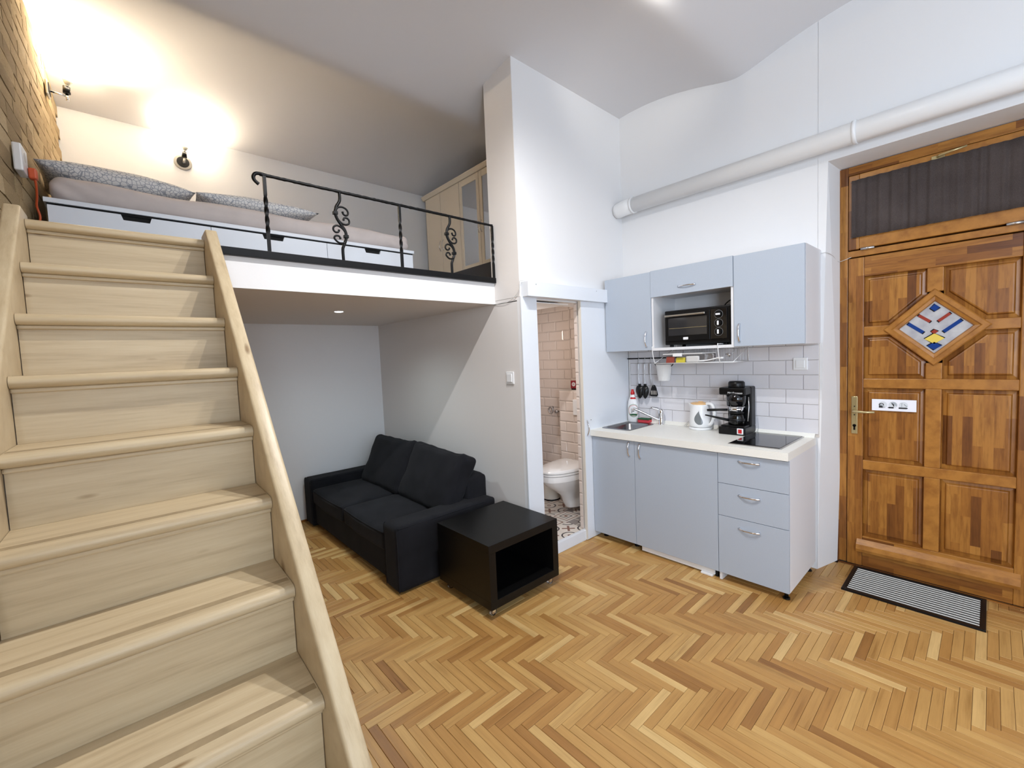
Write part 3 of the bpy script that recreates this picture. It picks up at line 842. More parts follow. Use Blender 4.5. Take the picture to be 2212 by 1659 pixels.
def smooth_path(P_, n=5):
    P_ = [Vector(p) for p in P_]; out = []
    for i in range(len(P_)-1):
        p0, p1, p2, p3 = P_[max(i-1, 0)], P_[i], P_[i+1], P_[min(i+2, len(P_)-1)]
        for k in range(n):
            t = k/n; out.append(0.5*((2*p1) + (p2-p0)*t + (2*p0-5*p1+4*p2-p3)*t*t + (3*p1-p0-3*p2+p3)*t**3))
    out.append(P_[-1]); return out
# ================================================================== STAIRS
st = thing('staircase', 'steep whitewashed pine staircase climbing to the loft beside the brick wall', 'staircase', (0.3313, 2.4212, FZ), -0.0209)
RUN, RISE, SWD = 0.1973, 0.1968, 0.553
def sz(i): return 2.10 - RISE*i - FZ
for i in range(11):
    y, z = -RUN*i, sz(i); back = 0.10 if i == 0 else RUN + 0.036
    # rounded nosing profile in (y,z)
    r = 0.018; prof = [(y+back, z), (y+r, z)]
    for k in range(1, 8):
        a = PI/2 + PI*k/8; prof.append((y+r+r*math.cos(a), z-r+r*math.sin(a)))
    prof += [(y+r, z-2*r), (y+back, z-2*r)]
    tr_ = MB().prism(prof, 'x', -SWD+0.0012, -0.0012).build('tread', M['stair_x'], st, smooth=35)
    box(-SWD, 0, y+0.020, y+0.034, z-0.050, z-0.036, bevel=0.004).build('nosing_moulding', M['stair_x'], tr_)
    if i > 0: box(-SWD+0.004, -0.004, y+0.046, y+0.068, z, z+0.0006).build('grip_strip', M['grip'], tr_)
    zb = (sz(i+1) if i < 10 else 0.0)
    box(-SWD+0.0022, -0.0022, y+0.030, y+0.046, zb+0.0004, z-0.034).build('riser', M['stair_x'], st)
def stringer(x0, x1):
    top = 2.135 - FZ
    pts = [(0.098, top), (-0.040, top)]
    yb_ = -0.040 - (top - 0.0)
    pts += [(yb_, 0.0), (yb_+0.36, 0.0), (0.098, top-0.50)]
    m = MB(); m.prism(pts, 'x', x0, x1)
    bmesh.ops.bevel(m.bm, geom=m.bm.edges[:], offset=0.009, segments=3, affect='EDGES', profile=0.5)
    return m
stringer(0.0, 0.046).build('stringer', M['stair_y'], st, smooth=35)
stringer(-SWD-0.046, -SWD).build('stringer', M['stair_y'], st, smooth=35)
# shadow gap lines between treads and the strings are real gaps: a thin dark slot strip on each string
for s_ in (-SWD+0.0006, -0.0006):
    pass

# ================================================================== LOFT RAILING
RY = 2.510
rl = thing('loft_railing', 'black wrought iron railing with scrolls along the loft edge', 'railing', (0.39, RY, 2.06))
def RX(x): return x-0.39
def RZ(z): return z-2.06
m = MB(); m.box(RX(0.36), RX(2.138), -0.012, 0.016, RZ(2.060), RZ(2.098), bevel=0.002); m.build('bottom_rail', M['black_metal'], rl)
# hammered top rail
pts, rs = [], []
rh = random.Random(5)
for k in range(121):
    t = k/120; pts.append((RX(0.60 + t*1.53), 0.0, RZ(2.483 + rh.uniform(-.0006, .0006)))); rs.append(0.0085 + rh.uniform(-.0009, .0011))
MB().tube(pts, rs, 8).build('top_rail', M['black_metal'], rl)
sc = smooth_path([(RX(0.63), 0, RZ(2.484)), (RX(0.600), 0, RZ(2.486)), (RX(0.582), 0, RZ(2.482)), (RX(0.572), 0, RZ(2.468)), (RX(0.573), 0, RZ(2.452)), (RX(0.583), 0, RZ(2.440)), (RX(0.594), 0, RZ(2.432))], 4)
MB().tube(sc, 0.0088, 8).build('scroll_end', M['black_metal'], rl)
def twisted(x, z0, z1):
    m = MB(); n = 40; rings = []
    for k in range(n+1):
        t = k/n; z = z0+(z1-z0)*t
        tw = PI*2.0*max(0, min(1, (t-0.25)/0.5)); r = 0.0105
        rings.append([m.bm.verts.new((x + r*math.cos(tw+PI/4+PI/2*q), r*math.sin(tw+PI/4+PI/2*q), z)) for q in range(4)])
    for A, B in zip(rings, rings[1:]):
        for q in range(4): m.bm.faces.new((A[q], A[(q+1) % 4], B[(q+1) % 4], B[q]))
    m.bm.faces.new(rings[0][::-1]); m.bm.faces.new(rings[-1]); return m
for x in (0.620, 1.374, 2.128): twisted(RX(x), RZ(2.095), RZ(2.480)).build('post', M['black_metal'], rl, smooth=50)
HS, VS = 0.00036, 0.000335
BAR = [(0, 0), (-5, 140), (-68, 260), (-85, 360), (-61, 450), (2, 550), (47, 620), (67, 690), (61, 770), (18, 890), (-2, 960), (0, 1150)]
SCR = [((-85, 360), 1, [(5, 0), (12, -50), (36, -92), (78, -112), (122, -114), (172, -92), (198, -46), (190, 0), (158, 16), (124, 0), (112, -40)], [(5, 0), (18, 66), (48, 122), (98, 164), (150, 172), (198, 150), (212, 108), (198, 72), (162, 55), (128, 70), (118, 106)]),
       ((64, 730), -1, [(5, 0), (16, -70), (56, -125), (106, -155), (148, -160), (194, -125), (198, -75), (164, -45), (120, -60), (110, -95)], [(0, 0), (6, 60), (30, 108), (80, 124), (130, 119), (182, 75), (190, 38), (160, 10), (112, 15), (96, 58)])]
for cx in (1.002, 1.752):
    ptb = smooth_path([(RX(cx + a*HS), 0, RZ(2.480 - b*VS)) for a, b in BAR], 5)
    b_ = MB().tube(ptb, 0.0088, 8).build('scroll_baluster', M['black_metal'], rl)
    for (ox, oz), sg_, up_, dn_ in SCR:
        m = MB()
        for half in (up_, dn_):
            pts = smooth_path([(RX(cx + (ox + sg_*a)*HS), -0.004, RZ(2.480 - (oz + b)*VS)) for a, b in half], 4)
            m.tube(pts, [0.0056]*(len(pts)-3) + [0.0064]*3, 7)
        m.build('scroll', M['black_metal'], b_)
        x_, z_ = RX(cx + ox*HS), RZ(2.480 - oz*VS)
        box(x_-0.0125, x_+0.0125, -0.012, 0.012, z_-0.009, z_+0.009, bevel=0.002).build('collar', M['black_metal'], b_)

# ================================================================== BED ON THE LOFT
LZ = 2.092
bed = thing('storage_bed', 'white storage bed with three drawers on the loft', 'bed', (-0.213, 3.10, LZ))
box(0.02, 2.00, 0.022, 1.395, 0.0, 0.255).build('bed_box', M['white_board'], bed)
box(0, 2.02, 0.0, 1.40, 0.262, 0.285, bevel=0.0015).build('top_frame', M['white_lacquer'], bed)
box(0.01, 2.01, 0.012, 1.39, 0.250, 0.262).build('shadow_gap', M['dark'], bed)  # dark strip painted in as the shade below the top frame
for k in range(3):
    x0, x1 = 0.012 + k*0.6653, 0.012 + (k+1)*0.6653 - 0.003; xc = (x0+x1)/2
    poly = [(x0, 0.012), (x1, 0.012), (x1, 0.250), (xc+0.063, 0.250), (xc+0.054, 0.222), (xc-0.054, 0.222), (xc-0.063, 0.250), (x0, 0.250)]
    d_ = MB().prism(poly, 'y', 0.0, 0.018).build('drawer_front', M['white_lacquer'], bed)
    box(xc-0.075, xc+0.075, 0.019, 0.021, 0.21, 0.250).build('grip_recess', M['dark'], d_)  # dark plate standing in for the shade inside the cut-out
def mat_bulge(p, g):
    p.z += 0.006*math.sin(p.x*9+p.y*5)*(1 if p.z > 0 else 0) + noise.noise(p*6)*0.005
    # stretched folds near the ends
    e = max(0, abs(p.x)-0.75)/0.25
    p.y += (0.007*math.sin(p.x*46 + p.z*70))*min(1, e)*(1 if g.y < -.6 else 0)
    return p
m = MB().rbox((0, 0, 0.058), (0.992, 0.690, 0.060), 0.050, cuts=64, bulge=mat_bulge)
mt = m.build('mattress', M['mattress']); mt.location = (0.800, 3.815, LZ+0.291)
tag(mt, 'mattress in a mauve grey jersey sheet on the white storage bed', 'mattress')
def pillow(cx, cy, z, lx, ly, h, label, rz=0, tilt=0):
    m = MB(); NU, NV = 30, 22
    for sgn in (1, -1):
        g = []
        for i in range(NU+1):
            row_ = []
            for j in range(NV+1):
                u, v = -1+2*i/NU, -1+2*j/NV
                k = max(0.0, (1-abs(u)**2.6))**0.55*max(0.0, (1-abs(v)**2.6))**0.55
                n_ = noise.noise(Vector((u*2.3+cx*9, v*2.3, sgn)))*0.12
                pinch = 1 - 0.07*(abs(u)*abs(v))**2*0 - 0.05*(1-abs(v))*0
                zz = sgn*h/2*k*(1+n_)
                row_.append(m.bm.verts.new((u*lx/2*(1-0.04*(1-v*v)), v*ly/2*(1-0.05*(1-u*u)), zz + h/2*0.0)))
            g.append(row_)
        for i in range(NU):
            for j in range(NV):
                f = m.bm.faces.new((g[i][j], g[i+1][j], g[i+1][j+1], g[i][j+1])); f.smooth = True
    bmesh.ops.remove_doubles(m.bm, verts=m.bm.verts[:], dist=0.0005)
    o = m.build('pillow', M['pillow']); o.location = (cx, cy, z + h/2); o.rotation_euler = (0, tilt, rz)
    return tag(o, label, 'pillow', 'pillows on the loft bed')
ZM = LZ + 0.285 + 0.114
pillow(0.085, 3.50, ZM+0.004, 0.66, 0.56, 0.165, 'grey net-print pillow at the brick wall end of the bed', 0.02, 0.03)
pillow(0.772, 3.46, ZM+0.002, 0.70, 0.56, 0.135, 'flatter grey net-print pillow in the middle of the bed', -0.02, 0.0)

# ================================================================== WALL LAMPS, SOCKET, CORD
lm = thing('wall_lamp', 'chrome and black swivel spot lamp on the far wall above the bed', 'lamp', (0.518, YF, 3.225), group='wall lamps by the bed')
m = MB(); m.cyl((0, 0, 0), (0, -0.010, 0), 0.062, 0.058, 32); m.build('wall_plate', M['nickel'], lm)
MB().cyl((0, -0.010, 0), (0, -0.0125, 0), 0.043, 0.042, 32).build('plate_disc', M['black_plastic'], lm)
MB().cyl((0, -0.008, -0.005), (0, -0.075, -0.005), 0.006, seg=12).build('arm', M['nickel'], lm)
MB().cyl((0, -0.075, -0.028), (0.004, -0.075, 0.020), 0.0075, seg=12).build('stem', M['nickel'], lm)
MB().cyl((0.004, -0.075, 0.018), (0.008, -0.074, 0.060), 0.018, 0.017, seg=18).build('bulb_holder', M['black_plastic'], lm)
def bulb(parent, base, d, s=1.0):
    d = Vector(d).normalized(); base = Vector(base)
    MB().cyl(base, base+d*0.012*s, 0.007*s, 0.007*s, 14).cyl(base+d*0.012*s, base+d*0.040*s, 0.009*s, 0.026*s, 20).build('reflector_bulb', M['milk_bulb'], parent)
    MB().cyl(base+d*0.0405*s, base+d*0.043*s, 0.0245*s, 0.024*s, 20).build('bulb_face', M['bulb_on'], parent)
    return base + d*0.05*s, d
M['milk_bulb'] = P('ribbed bulb glass', srgb(225, 222, 205), 0.25)
M['bulb_on'] = emit('lit bulb', (1.0, 0.88, 0.62, 1), 30)
b0, d0 = bulb(lm, (0.009, -0.074, 0.060), (0.14, -0.10, 1))
WARM = (1.0, 0.85, 0.62)
def spot(parent_loc, b0, d0, energy, target_d=None):
    L = light('reflector_bulb_light', 'SPOT', Vector(parent_loc) + b0, energy, WARM, spot_size=2.7, spot_blend=1.0, shadow_soft_size=0.02)
    aim(L, L.location + Vector(target_d or d0))
    light('reflector_bulb_glow', 'POINT', Vector(parent_loc) + b0 + Vector(d0)*0.03, 3.6, WARM, shadow_soft_size=0.03)  # added fill beside the bulb, raises the ambient light of the loft
    return L
spot(lm.location, b0, d0, 84)
lp = wl_pt(0, 0, 0); nrm = (Matrix.Rotation(WL_ROT, 3, 'Z') @ Vector((1, 0, 0)))
pl1 = wl_pt(0.004, -0.47, 3.325)
l1 = thing('wall_lamp', 'chrome and black swivel spot lamp on the brick wall', 'lamp', pl1, WL_ROT, group='wall lamps by the bed')
MB().box(0, 0.014, -0.045, 0.045, -0.045, 0.045, bevel=0.006).build('wall_plate', M['nickel'], l1)
MB().box(0.014, 0.017, -0.032, 0.032, -0.032, 0.032, bevel=0.001).build('plate_disc', M['black_plastic'], l1)
MB().cyl((0.010, 0, -0.006), (0.092, 0, -0.016), 0.006, seg=12).build('arm', M['chrome'], l1)
MB().cyl((0.093, 0, -0.046), (0.093, 0, 0.004), 0.0075, seg=12).build('stem', M['chrome'], l1)
MB().cyl((0.093, 0, 0.002), (0.094, -0.002, 0.044), 0.019, 0.018, seg=18).build('bulb_holder', M['black_plastic'], l1)
b1, d1 = bulb(l1, (0.094, -0.002, 0.044), (0.25, -0.16, 1))
c_, s_ = math.cos(WL_ROT), math.sin(WL_ROT)
spot(l1.location, Vector((c_*b1.x - s_*b1.y, s_*b1.x + c_*b1.y, b1.z)), d1, 84, (0.34, -0.60, 1))

sk = thing('wall_socket', 'white surface mounted socket box on the brick wall', 'socket', wl_pt(0.003, -1.585, 2.478), WL_ROT)
MB().box(0, 0.030, -0.055, 0.055, -0.060, 0.060, bevel=0.006).build('socket_box', M['white_plastic'], sk)
for y in (0.0,): MB().cyl((0.0305, y, 0.014), (0.026, y, 0.014), 0.021, seg=20).build('socket_well', M['cable'], sk)
cd_ = thing('orange_cord', 'orange extension cord plugged into the white socket on the brick wall', 'cord', wl_pt(0.034, -1.545, 2.440), WL_ROT)
MB().box(0.0, 0.028, -0.018, 0.018, -0.028, 0.022, bevel=0.007).build('plug', M['orange'], cd_)
cp = [(0.018, 0.0, -0.025), (0.018, 0.015, -0.05), (0.012, 0.05, -0.09), (0.004, 0.08, -0.125), (0.010, 0.095, -0.17), (0.002, 0.10, -0.22), (0.010, 0.09, -0.27), (-0.004, 0.05, -0.31), (-0.012, 0.0, -0.335)]
MB().tube(smooth_path(cp), 0.0045, 8).build('cable', M['orange'], cd_)

# ================================================================== WARDROBE
wr = thing('wardrobe', 'low cream wardrobe with two mirrored doors at the end of the loft', 'wardrobe', (2.78, 4.455, 2.418))
HW = 0.955
box(0.02, 0.60, -1.66, 0.0, 0.0, HW).build('carcass', M['wardrobe'], wr)
MB().prism([(-0.035, HW+0.022), (-0.035, HW+0.012), (-0.012, HW-0.018), (0.02, HW-0.018), (0.62, HW-0.018), (0.62, HW+0.022)], 'y', -1.69, 0.03).build('cornice', M['wardrobe'], wr)
dws = [(0.0, -0.305), (-0.308, -0.662), (-0.665, -1.00), (-1.003, -1.34), (-1.343, -1.66)]
for k, (ya, yb) in enumerate(dws):
    if k in (0, 1, 4):
        d_ = box(0, 0.018, yb+0.002, ya-0.002, 0.005, HW-0.02, bevel=0.002).build('door', M['wardrobe'], wr)
    else:
        fr = 0.045; m = MB()
        m.box(0, 0.018, yb+0.002, yb+fr, 0.005, HW-0.02, bevel=0.002); m.box(0, 0.018, ya-fr, ya-0.002, 0.005, HW-0.02, bevel=0.002)
        m.box(0, 0.018, yb+fr, ya-fr, 0.005, 0.06, bevel=0.002); m.box(0, 0.018, yb+fr, ya-fr, HW-0.08, HW-0.02, bevel=0.002)
        d_ = m.build('door', M['wardrobe'], wr)
        box(0.006, 0.010, yb+fr, ya-fr, 0.06, HW-0.08).build('mirror', M['mirror'], d_)
    yh = {0: yb+0.03, 1: ya-0.03, 2: yb+0.022, 3: ya-0.022, 4: ya-0.03}[k]
    hz = 0.36 if k in (0, 1) else 0.40
    pts = [(-0.024*math.sin(PI*q/10), yh + 0.008*math.sin(PI*q/10)*(1 if k % 2 else -1), hz + 0.12*q/10 - 0.06) for q in range(11)]
    MB().tube(pts, 0.004, 7).build('handle', M['chrome'], d_)

# ================================================================== SMALL FITTINGS
sl = thing('recessed_spotlight', 'small lit recessed spotlight in the underside of the loft', 'spotlight', (1.274, 3.349, 1.906))
MB().cyl((0, 0, -0.003), (0, 0, 0.0), 0.040, 0.042, 28).build('bezel', M['white_plastic'], sl)
M['led'] = emit('lit led', (0.95, 0.97, 1.0, 1), 12)
MB().cyl((0, 0, -0.0045), (0, 0, -0.003), 0.029, 0.030, 24).build('lens', M['led'], sl)
L = light('recessed_led', 'SPOT', (1.274, 3.349, 1.895), 28, (0.78, 0.94, 1.0), spot_size=2.7, spot_blend=1.0, shadow_soft_size=0.03); aim(L, (1.274, 3.349, 0))
sw = thing('light_switch', 'white square rocker switch on the grey wall by the bathroom doorway', 'switch', (XG, 2.388, 1.350))
box(-0.010, 0, -0.041, 0.041, -0.045, 0.045, bevel=0.003).build('switch_plate', M['white_plastic'], sw)
box(-0.016, -0.008, -0.026, 0.026, -0.030, 0.030, bevel=0.002).build('rocker', M['white_plastic'], sw)
ks = thing('wall_switch', 'white square rocker switch on the kitchen tiles by the hob', 'switch', (XA-0.011, 0.870, 1.375))
box(-0.010, 0, -0.042, 0.042, -0.042, 0.042, bevel=0.003).build('switch_plate', M['white_plastic'], ks)
box(-0.015, -0.008, -0.026, 0.026, -0.026, 0.026, bevel=0.002).build('rocker', M['white_plastic'], ks)
wire = thing('wall_wire', 'thin pale wire sagging from the loft corner to the bathroom door header', 'wire', (XG-0.004, 2.40, 1.95))
MB().tube(smooth_path([(-0.002, 0.135, -0.042), (-0.004, 0.06, -0.052), (-0.006, -0.03, -0.045), (-0.006, -0.10, -0.02), (-0.008, -0.150, 0.02), (-0.010, -0.162, 0.06), (-0.006, -0.170, 0.085), (0.06, -0.185, 0.086)]), 0.0020, 6).build('cable', M['cable'], wire)
w2 = thing('door_wire', 'thin pale wire from the upper cabinet to the entrance door frame', 'wire', (XA-0.004, 0.70, 2.08))
MB().tube(smooth_path([(0, 0.06, 0.008), (0.0, 0.035, 0.012), (0.02, 0.02, 0.006), (0.10, 0.012, -0.005), (0.20, 0.005, -0.03), (0.228, -0.03, -0.02), (0.228, -0.06, -0.01)]), 0.0018, 6).build('cable', M['cable'], w2)

# pipe along the wall
PX, PZ, PR = 3.345, 2.750, 0.0615
pp = thing('ventilation_pipe', 'white plastic ventilation pipe running above the kitchen and the entrance door', 'pipe', (PX, 2.24, PZ))
MB().cyl((0, -0.13, 0), (0, -4.6, 0), PR, seg=32).build('pipe_run', M['white_plastic'], pp)
m = MB()
pts = [(0, -0.16, 0), (0, -0.10, 0), (0, -0.06, -0.004), (0.0, -0.02, -0.010), (0.0, 0.008, -0.014)]
m.tube(pts, [PR*1.04, PR*1.04, PR*1.03, PR*1.0, PR*0.9], 28); m.build('end_elbow', M['white_plastic'], pp)
for y in (-0.165, -1.67): MB().cyl((0, y-0.010, 0), (0, y+0.010, 0), PR*1.09, seg=32).build('collar', M['white_plastic'], pp)
for y in (-0.23, -1.67): MB().box(PR*0.9, XA-PX, y-0.012, y+0.012, -0.012, 0.012).build('bracket', M['white_plastic'], pp)

# ================================================================== SOFA
so = thing('sofa', 'charcoal fabric two-seat sofa under the loft', 'sofa', (1.25, 2.57, FZ))
def soft(amp, fr):
    def f(p, g):
        n_ = noise.noise_vector(p*fr)
        return p + n_*amp
    return f
AH = 0.457
MB().rbox((0.445, 0.95, 0.155), (0.41, 0.90, 0.135), 0.03, cuts=14, bulge=soft(.003, 6)).build('base', M['sofa'], so)
for yc in (0.097, 1.800):
    a_ = MB().rbox((0.425, yc, AH/2+0.005), (0.425, 0.097, AH/2-0.005), 0.030, cuts=16, bulge=soft(.003, 7)).build('armrest', M['sofa'], so)
    for sy in (-0.091, 0.091):
        seam = [(0.006, yc+sy, 0.02 + k*0.04) for k in range(11)] + [(0.012 + k*0.0, yc+sy, AH-0.010) for k in range(1)]
        seam += [(0.03 + k*0.065, yc+sy*1.02, AH-0.014) for k in range(12)]
        MB().tube(smooth_path(seam, 3), 0.0032, 6).build('piping', M['sofa'], a_)
MB().rbox((0.755, 0.95, 0.33), (0.105, 0.845, 0.30), 0.045, cuts=14, bulge=soft(.004, 6)).build('backrest_frame', M['sofa'], so)
def seat_b(p, g):
    n_ = noise.noise_vector(p*5)*0.006
    if g.z > 0: p.z += 0.022*(1-g.x**2)*(1-g.y**2)
    if g.x < -0.5: p.z -= 0.014*(1-g.y**2)
    return p + n_
for yc in (0.573, 1.323):
    s1 = MB().rbox((0.355, yc, 0.305), (0.345, 0.374, 0.072), 0.034, cuts=18, bulge=seat_b).build('seat_cushion', M['sofa'], so)
    pt = [(0.016, yc-0.355+0.71*k/12, 0.362 - 0.012*math.sin(PI*k/12)) for k in range(13)]
    MB().tube(pt, 0.0035, 6).build('piping', M['sofa'], s1)
def back_b(p, g):
    k = (1-g.y**4)*(1-g.z**4)
    p.x *= 0.70 + 0.42*k
    p += noise.noise_vector(p*7)*0.010 + noise.noise_vector(p*16+Vector((3, 1, 2)))*0.004
    if g.z > 0.8: p.z -= 0.014*(1-g.y**2)
    return p
for yc, rz in ((0.488, 0.03), (1.245, -0.02)):
    mt_ = Matrix.Rotation(math.radians(27), 4, 'Y') @ Matrix.Rotation(rz, 4, 'X')
    s1 = MB().rbox((0.612, yc, 0.578), (0.100, 0.376, 0.245), 0.045, cuts=20, bulge=back_b, mat=mt_).build('back_cushion', M['sofa'], so)
    pt = []
    for k in range(17):
        t = -1+2*k/16; v = mt_ @ Vector((-0.045, t*0.365, 0.228-0.012*(1-t*t))); pt.append(v + Vector((0.612, yc, 0.578)))
    MB().tube(pt, 0.0036, 6).build('piping', M['sofa'], s1)

# ================================================================== SIDE TABLE ON CASTERS
tb = thing('side_table', 'black cube side table with open front on casters', 'table', (1.50, 1.925, FZ))
TW, TD, Z0_, Z1_ = 0.587, 0.545, 0.062, 0.450
T_ = 0.050
box(0, TW, 0, TD, Z1_-T_, Z1_, bevel=0.0015).build('top_panel', M['table'], tb)
box(0, TW, 0, TD, Z0_, Z0_+T_, bevel=0.0015).build('bottom_panel', M['table'], tb)
box(0, T_, 0, TD, Z0_+T_, Z1_-T_).build('side_panel', M['table'], tb)
box(TW-T_, TW, 0, TD, Z0_+T_, Z1_-T_).build('side_panel', M['table'], tb)
box(T_, TW-T_, TD-0.015, TD-0.004, Z0_+T_, Z1_-T_).build('back_panel', M['table'], tb)
for x in (0.045, TW-0.045):
    for y in (0.05, TD-0.05):
        c = thing_part = MB().cyl((x, y, 0.050), (x, y, Z0_), 0.014, seg=14).build('caster', M['steel'], tb)
        m = MB()
        for s_ in (-1, 1): m.box(x-0.010, x+0.014, y+s_*0.013-0.0012, y+s_*0.013+0.0012, 0.016, 0.052)
        m.box(x-0.010, x+0.014, y-0.013, y+0.013, 0.049, 0.052); m.build('fork', M['chrome'], c)
        MB().cyl((x+0.006, y-0.010, 0.022), (x+0.006, y+0.010, 0.022), 0.0215, seg=20).build('wheel', M['clear_plastic'], c)

# ================================================================== DOORMAT
dm_ = thing('doormat', 'black rubber doormat with pale stripes in front of the entrance door', 'doormat', (3.237, -0.005, FZ))
DX, DYY = 0.403, 0.612
m = MB(); m.box(0, DX, 0, DYY, 0.0, 0.008, bevel=0.002)
m.build('rubber_mat', M['black_plastic'], dm_)
m = MB()
for a, b, c, d in ((0, DX, 0, 0.018), (0, DX, DYY-0.018, DYY), (0, 0.030, 0.018, DYY-0.018), (DX-0.022, DX, 0.018, DYY-0.018)): m.box(a, b, c, d, 0.006, 0.012, bevel=0.002)
m.build('border', M['black_plastic'], dm_)
M['mat_stripe'] = P('pale ribbed stripe', srgb(205, 203, 196), 0.7, bump=0.4, bscale=200)
smm = None
for k in range(12):
    x = 0.040 + k*(DX-0.022-0.048)/11.5
    if smm is None:
        o = box(-0.0045, 0.0045, 0.024, DYY-0.024, 0.007, 0.0125, bevel=0.002).build('stripe', M['mat_stripe'], dm_); smm = o.data
    else:
        o = bpy.data.objects.new('stripe', smm); COL.objects.link(o); o.parent = dm_
    o.location = (x, 0, 0)

# ================================================================== PAPER SIGN ON THE DOOR
ps = thing('paper_notice', 'white paper strip with three pictograms taped on the entrance door', 'notice', (XD-0.0195, 0.418, 1.091))
bx_ = MB().box(-0.0008, 0.0, -0.108, 0.108, -0.037, 0.037).build('paper', M['paper'], ps); 
def disc(y, z, r, mat, name, x0=-0.0014, seg=24, half=None):
    m = MB()
    if half is None: m.cyl((x0, y, z), (x0+0.0006, y, z), r, seg=seg)
    else:
        pts = [(y + r*math.cos(half[0]+(half[1]-half[0])*k/16), z + r*math.sin(half[0]+(half[1]-half[0])*k/16)) for k in range(17)]
        m.prism(pts, 'x', x0, x0+0.0006)
    m.build(name, mat, ps)
M['pale_ink'] = P('pale grey ink', srgb(214, 218, 222), 0.6)
for k, yc in enumerate((0.052, 0.003, -0.047)):
    disc(yc, 0.002, 0.0215, M['pale_ink'], 'pictogram_disc')
    if k == 0:
        disc(yc, 0.002, 0.0205, M['grey_ink'], 'pictogram_door', -0.0018, half=(-2.2, 0.6))
        MB().tube([(-0.002, yc+0.016, -0.006), (-0.002, yc+0.019, 0.004), (-0.002, yc+0.010, 0.011), (-0.002, yc, 0.009), (-0.002, yc-0.004, -0.002)], 0.0022, 6).build('pictogram_figure', M['ink'], ps)
        MB().prism([(yc+0.020, -0.018), (yc+0.001, -0.018), (yc+0.001, -0.008), (yc+0.010, -0.004), (yc+0.020, -0.008)], 'x', -0.0022, -0.0012).build('pictogram_arrow', M['ink'], ps)
    elif k == 1:
        disc(yc, 0.002, 0.0205, M['grey_ink'], 'pictogram_door', -0.0018, half=(0.9, 3.6))
        MB().tube([(-0.002, yc+0.006, 0.012), (-0.002, yc-0.002, 0.006), (-0.002, yc-0.004, -0.006)], 0.003, 6).build('pictogram_figure', M['ink'], ps)
        MB().prism([(yc+0.026, -0.015), (yc+0.019, -0.0195), (yc-0.004, -0.0195), (yc-0.004, -0.0105), (yc+0.019, -0.0105)], 'x', -0.0022, -0.0012).build('pictogram_arrow', M['ink'], ps)
    else:
        m = MB(); m.box(-0.0022, -0.0012, yc+0.006, yc+0.009, -0.008, 0.012); m.box(-0.0022, -0.0012, yc+0.002, yc+0.013, 0.012, 0.015); m.build('pictogram_figure', M['grey_ink'], ps)
        MB().tube([(-0.002, yc-0.004, 0.010), (-0.002, yc-0.010, 0.002), (-0.002, yc-0.018, -0.004)], 0.002, 6).build('pictogram_figure', M['grey_ink'], ps)
        MB().prism([(yc+0.022, -0.0205), (yc+0.022, -0.0115), (yc-0.016, -0.0115), (yc-0.022, -0.016), (yc-0.016, -0.0205)], 'x', -0.0022, -0.0012).build('pictogram_arrow', M['ink'], ps)
# ================================================================== KITCHEN
XF = 2.853            # fronts of the base units
ZC0, ZC1 = 0.832, 0.880
YK = (2.205, 1.811, 1.192, 0.782)   # unit borders from the bathroom door to the right
ZB = 0.024            # lower edge of the fronts
def K(m, root, name, mat, parent=None, **k):
    bmesh.ops.translate(m.bm, vec=-Vector(root.location), verts=m.bm.verts[:])
    return m.build(name, mat, parent or root, **k)
def front(root, y0, y1, z0, z1, name='door', x=XF): return K(box(x, x+0.018, y1+0.0015, y0-0.0015, z0+0.0015, z1-0.0015, bevel=0.001), root, name, M['grey_door'])
def put_handle(root, parent, x, y, z, length, axis):
    m = bow_handle(length, 0.020, 0.0048, axis)
    bmesh.ops.translate(m.bm, vec=(x, y, z), verts=m.bm.verts[:])
    K(m, root, 'handle', M['chrome'], parent, label='chrome bow handle')
XB = XA - 0.012       # backs
def foot(root, x, y, h):
    K(MB().cyl((x, y, FZ), (x, y, FZ+0.008), 0.020, seg=16).cyl((x, y, FZ+0.008), (x, y, FZ+h), 0.011, seg=12), root, 'foot', M['black_plastic'])
# sink unit
u1 = thing('base_cabinet', 'grey base cabinet with one door under the sink', 'cabinet', (XF, YK[0], FZ), group='kitchen base units')
for y in (YK[0]-0.017, YK[1]+0.001): K(box(XF+0.02, XB, y, y+0.016, ZB+0.01, ZC0), u1, 'side_panel', M['white_board'])
K(box(XF+0.02, XB, YK[1]+0.016, YK[0]-0.016, ZB+0.01, ZB+0.026), u1, 'bottom_panel', M['white_board'])
d_ = front(u1, YK[0], YK[1], ZB, ZC0-0.006); put_handle(u1, d_, XF, YK[1]+0.045, 0.760, 0.105, 'z')
for x in (XF+0.09, XB-0.05):
    for y in (YK[0]-0.05, YK[1]+0.05): foot(u1, x, y, ZB-FZ+0.012)
# built-in fridge unit
u2 = thing('fridge_cabinet', 'grey front of the built-in fridge with a white plinth below', 'cabinet', (XF, YK[1], FZ), group='kitchen base units')
d_ = front(u2, YK[1], YK[2], ZB, ZC0-0.006); put_handle(u2, d_, XF, YK[1]-0.048, 0.757, 0.105, 'z')
K(box(XF+0.022, XB, YK[2]+0.035, YK[1]-0.035, FZ+0.014, ZC0-0.01), u2, 'fridge_body', M['white_plastic'])
K(box(XF+0.018, XF+0.025, YK[2]+0.036, YK[1]-0.036, FZ+0.013, ZB-0.002, bevel=0.002), u2, 'plinth', M['white_plastic'])
K(box(XF+0.004, XF+0.040, YK[2]+0.045, YK[2]+0.125, FZ, FZ+0.012, bevel=0.002), u2, 'levelling_foot', M['white_plastic'])
K(box(XF+0.03, XF+0.05, YK[2]+0.02, YK[2]+0.034, FZ, 0.1), u2, 'shadow_gap', M['dark'])  # dark strip painted in as shade between fridge and drawer unit
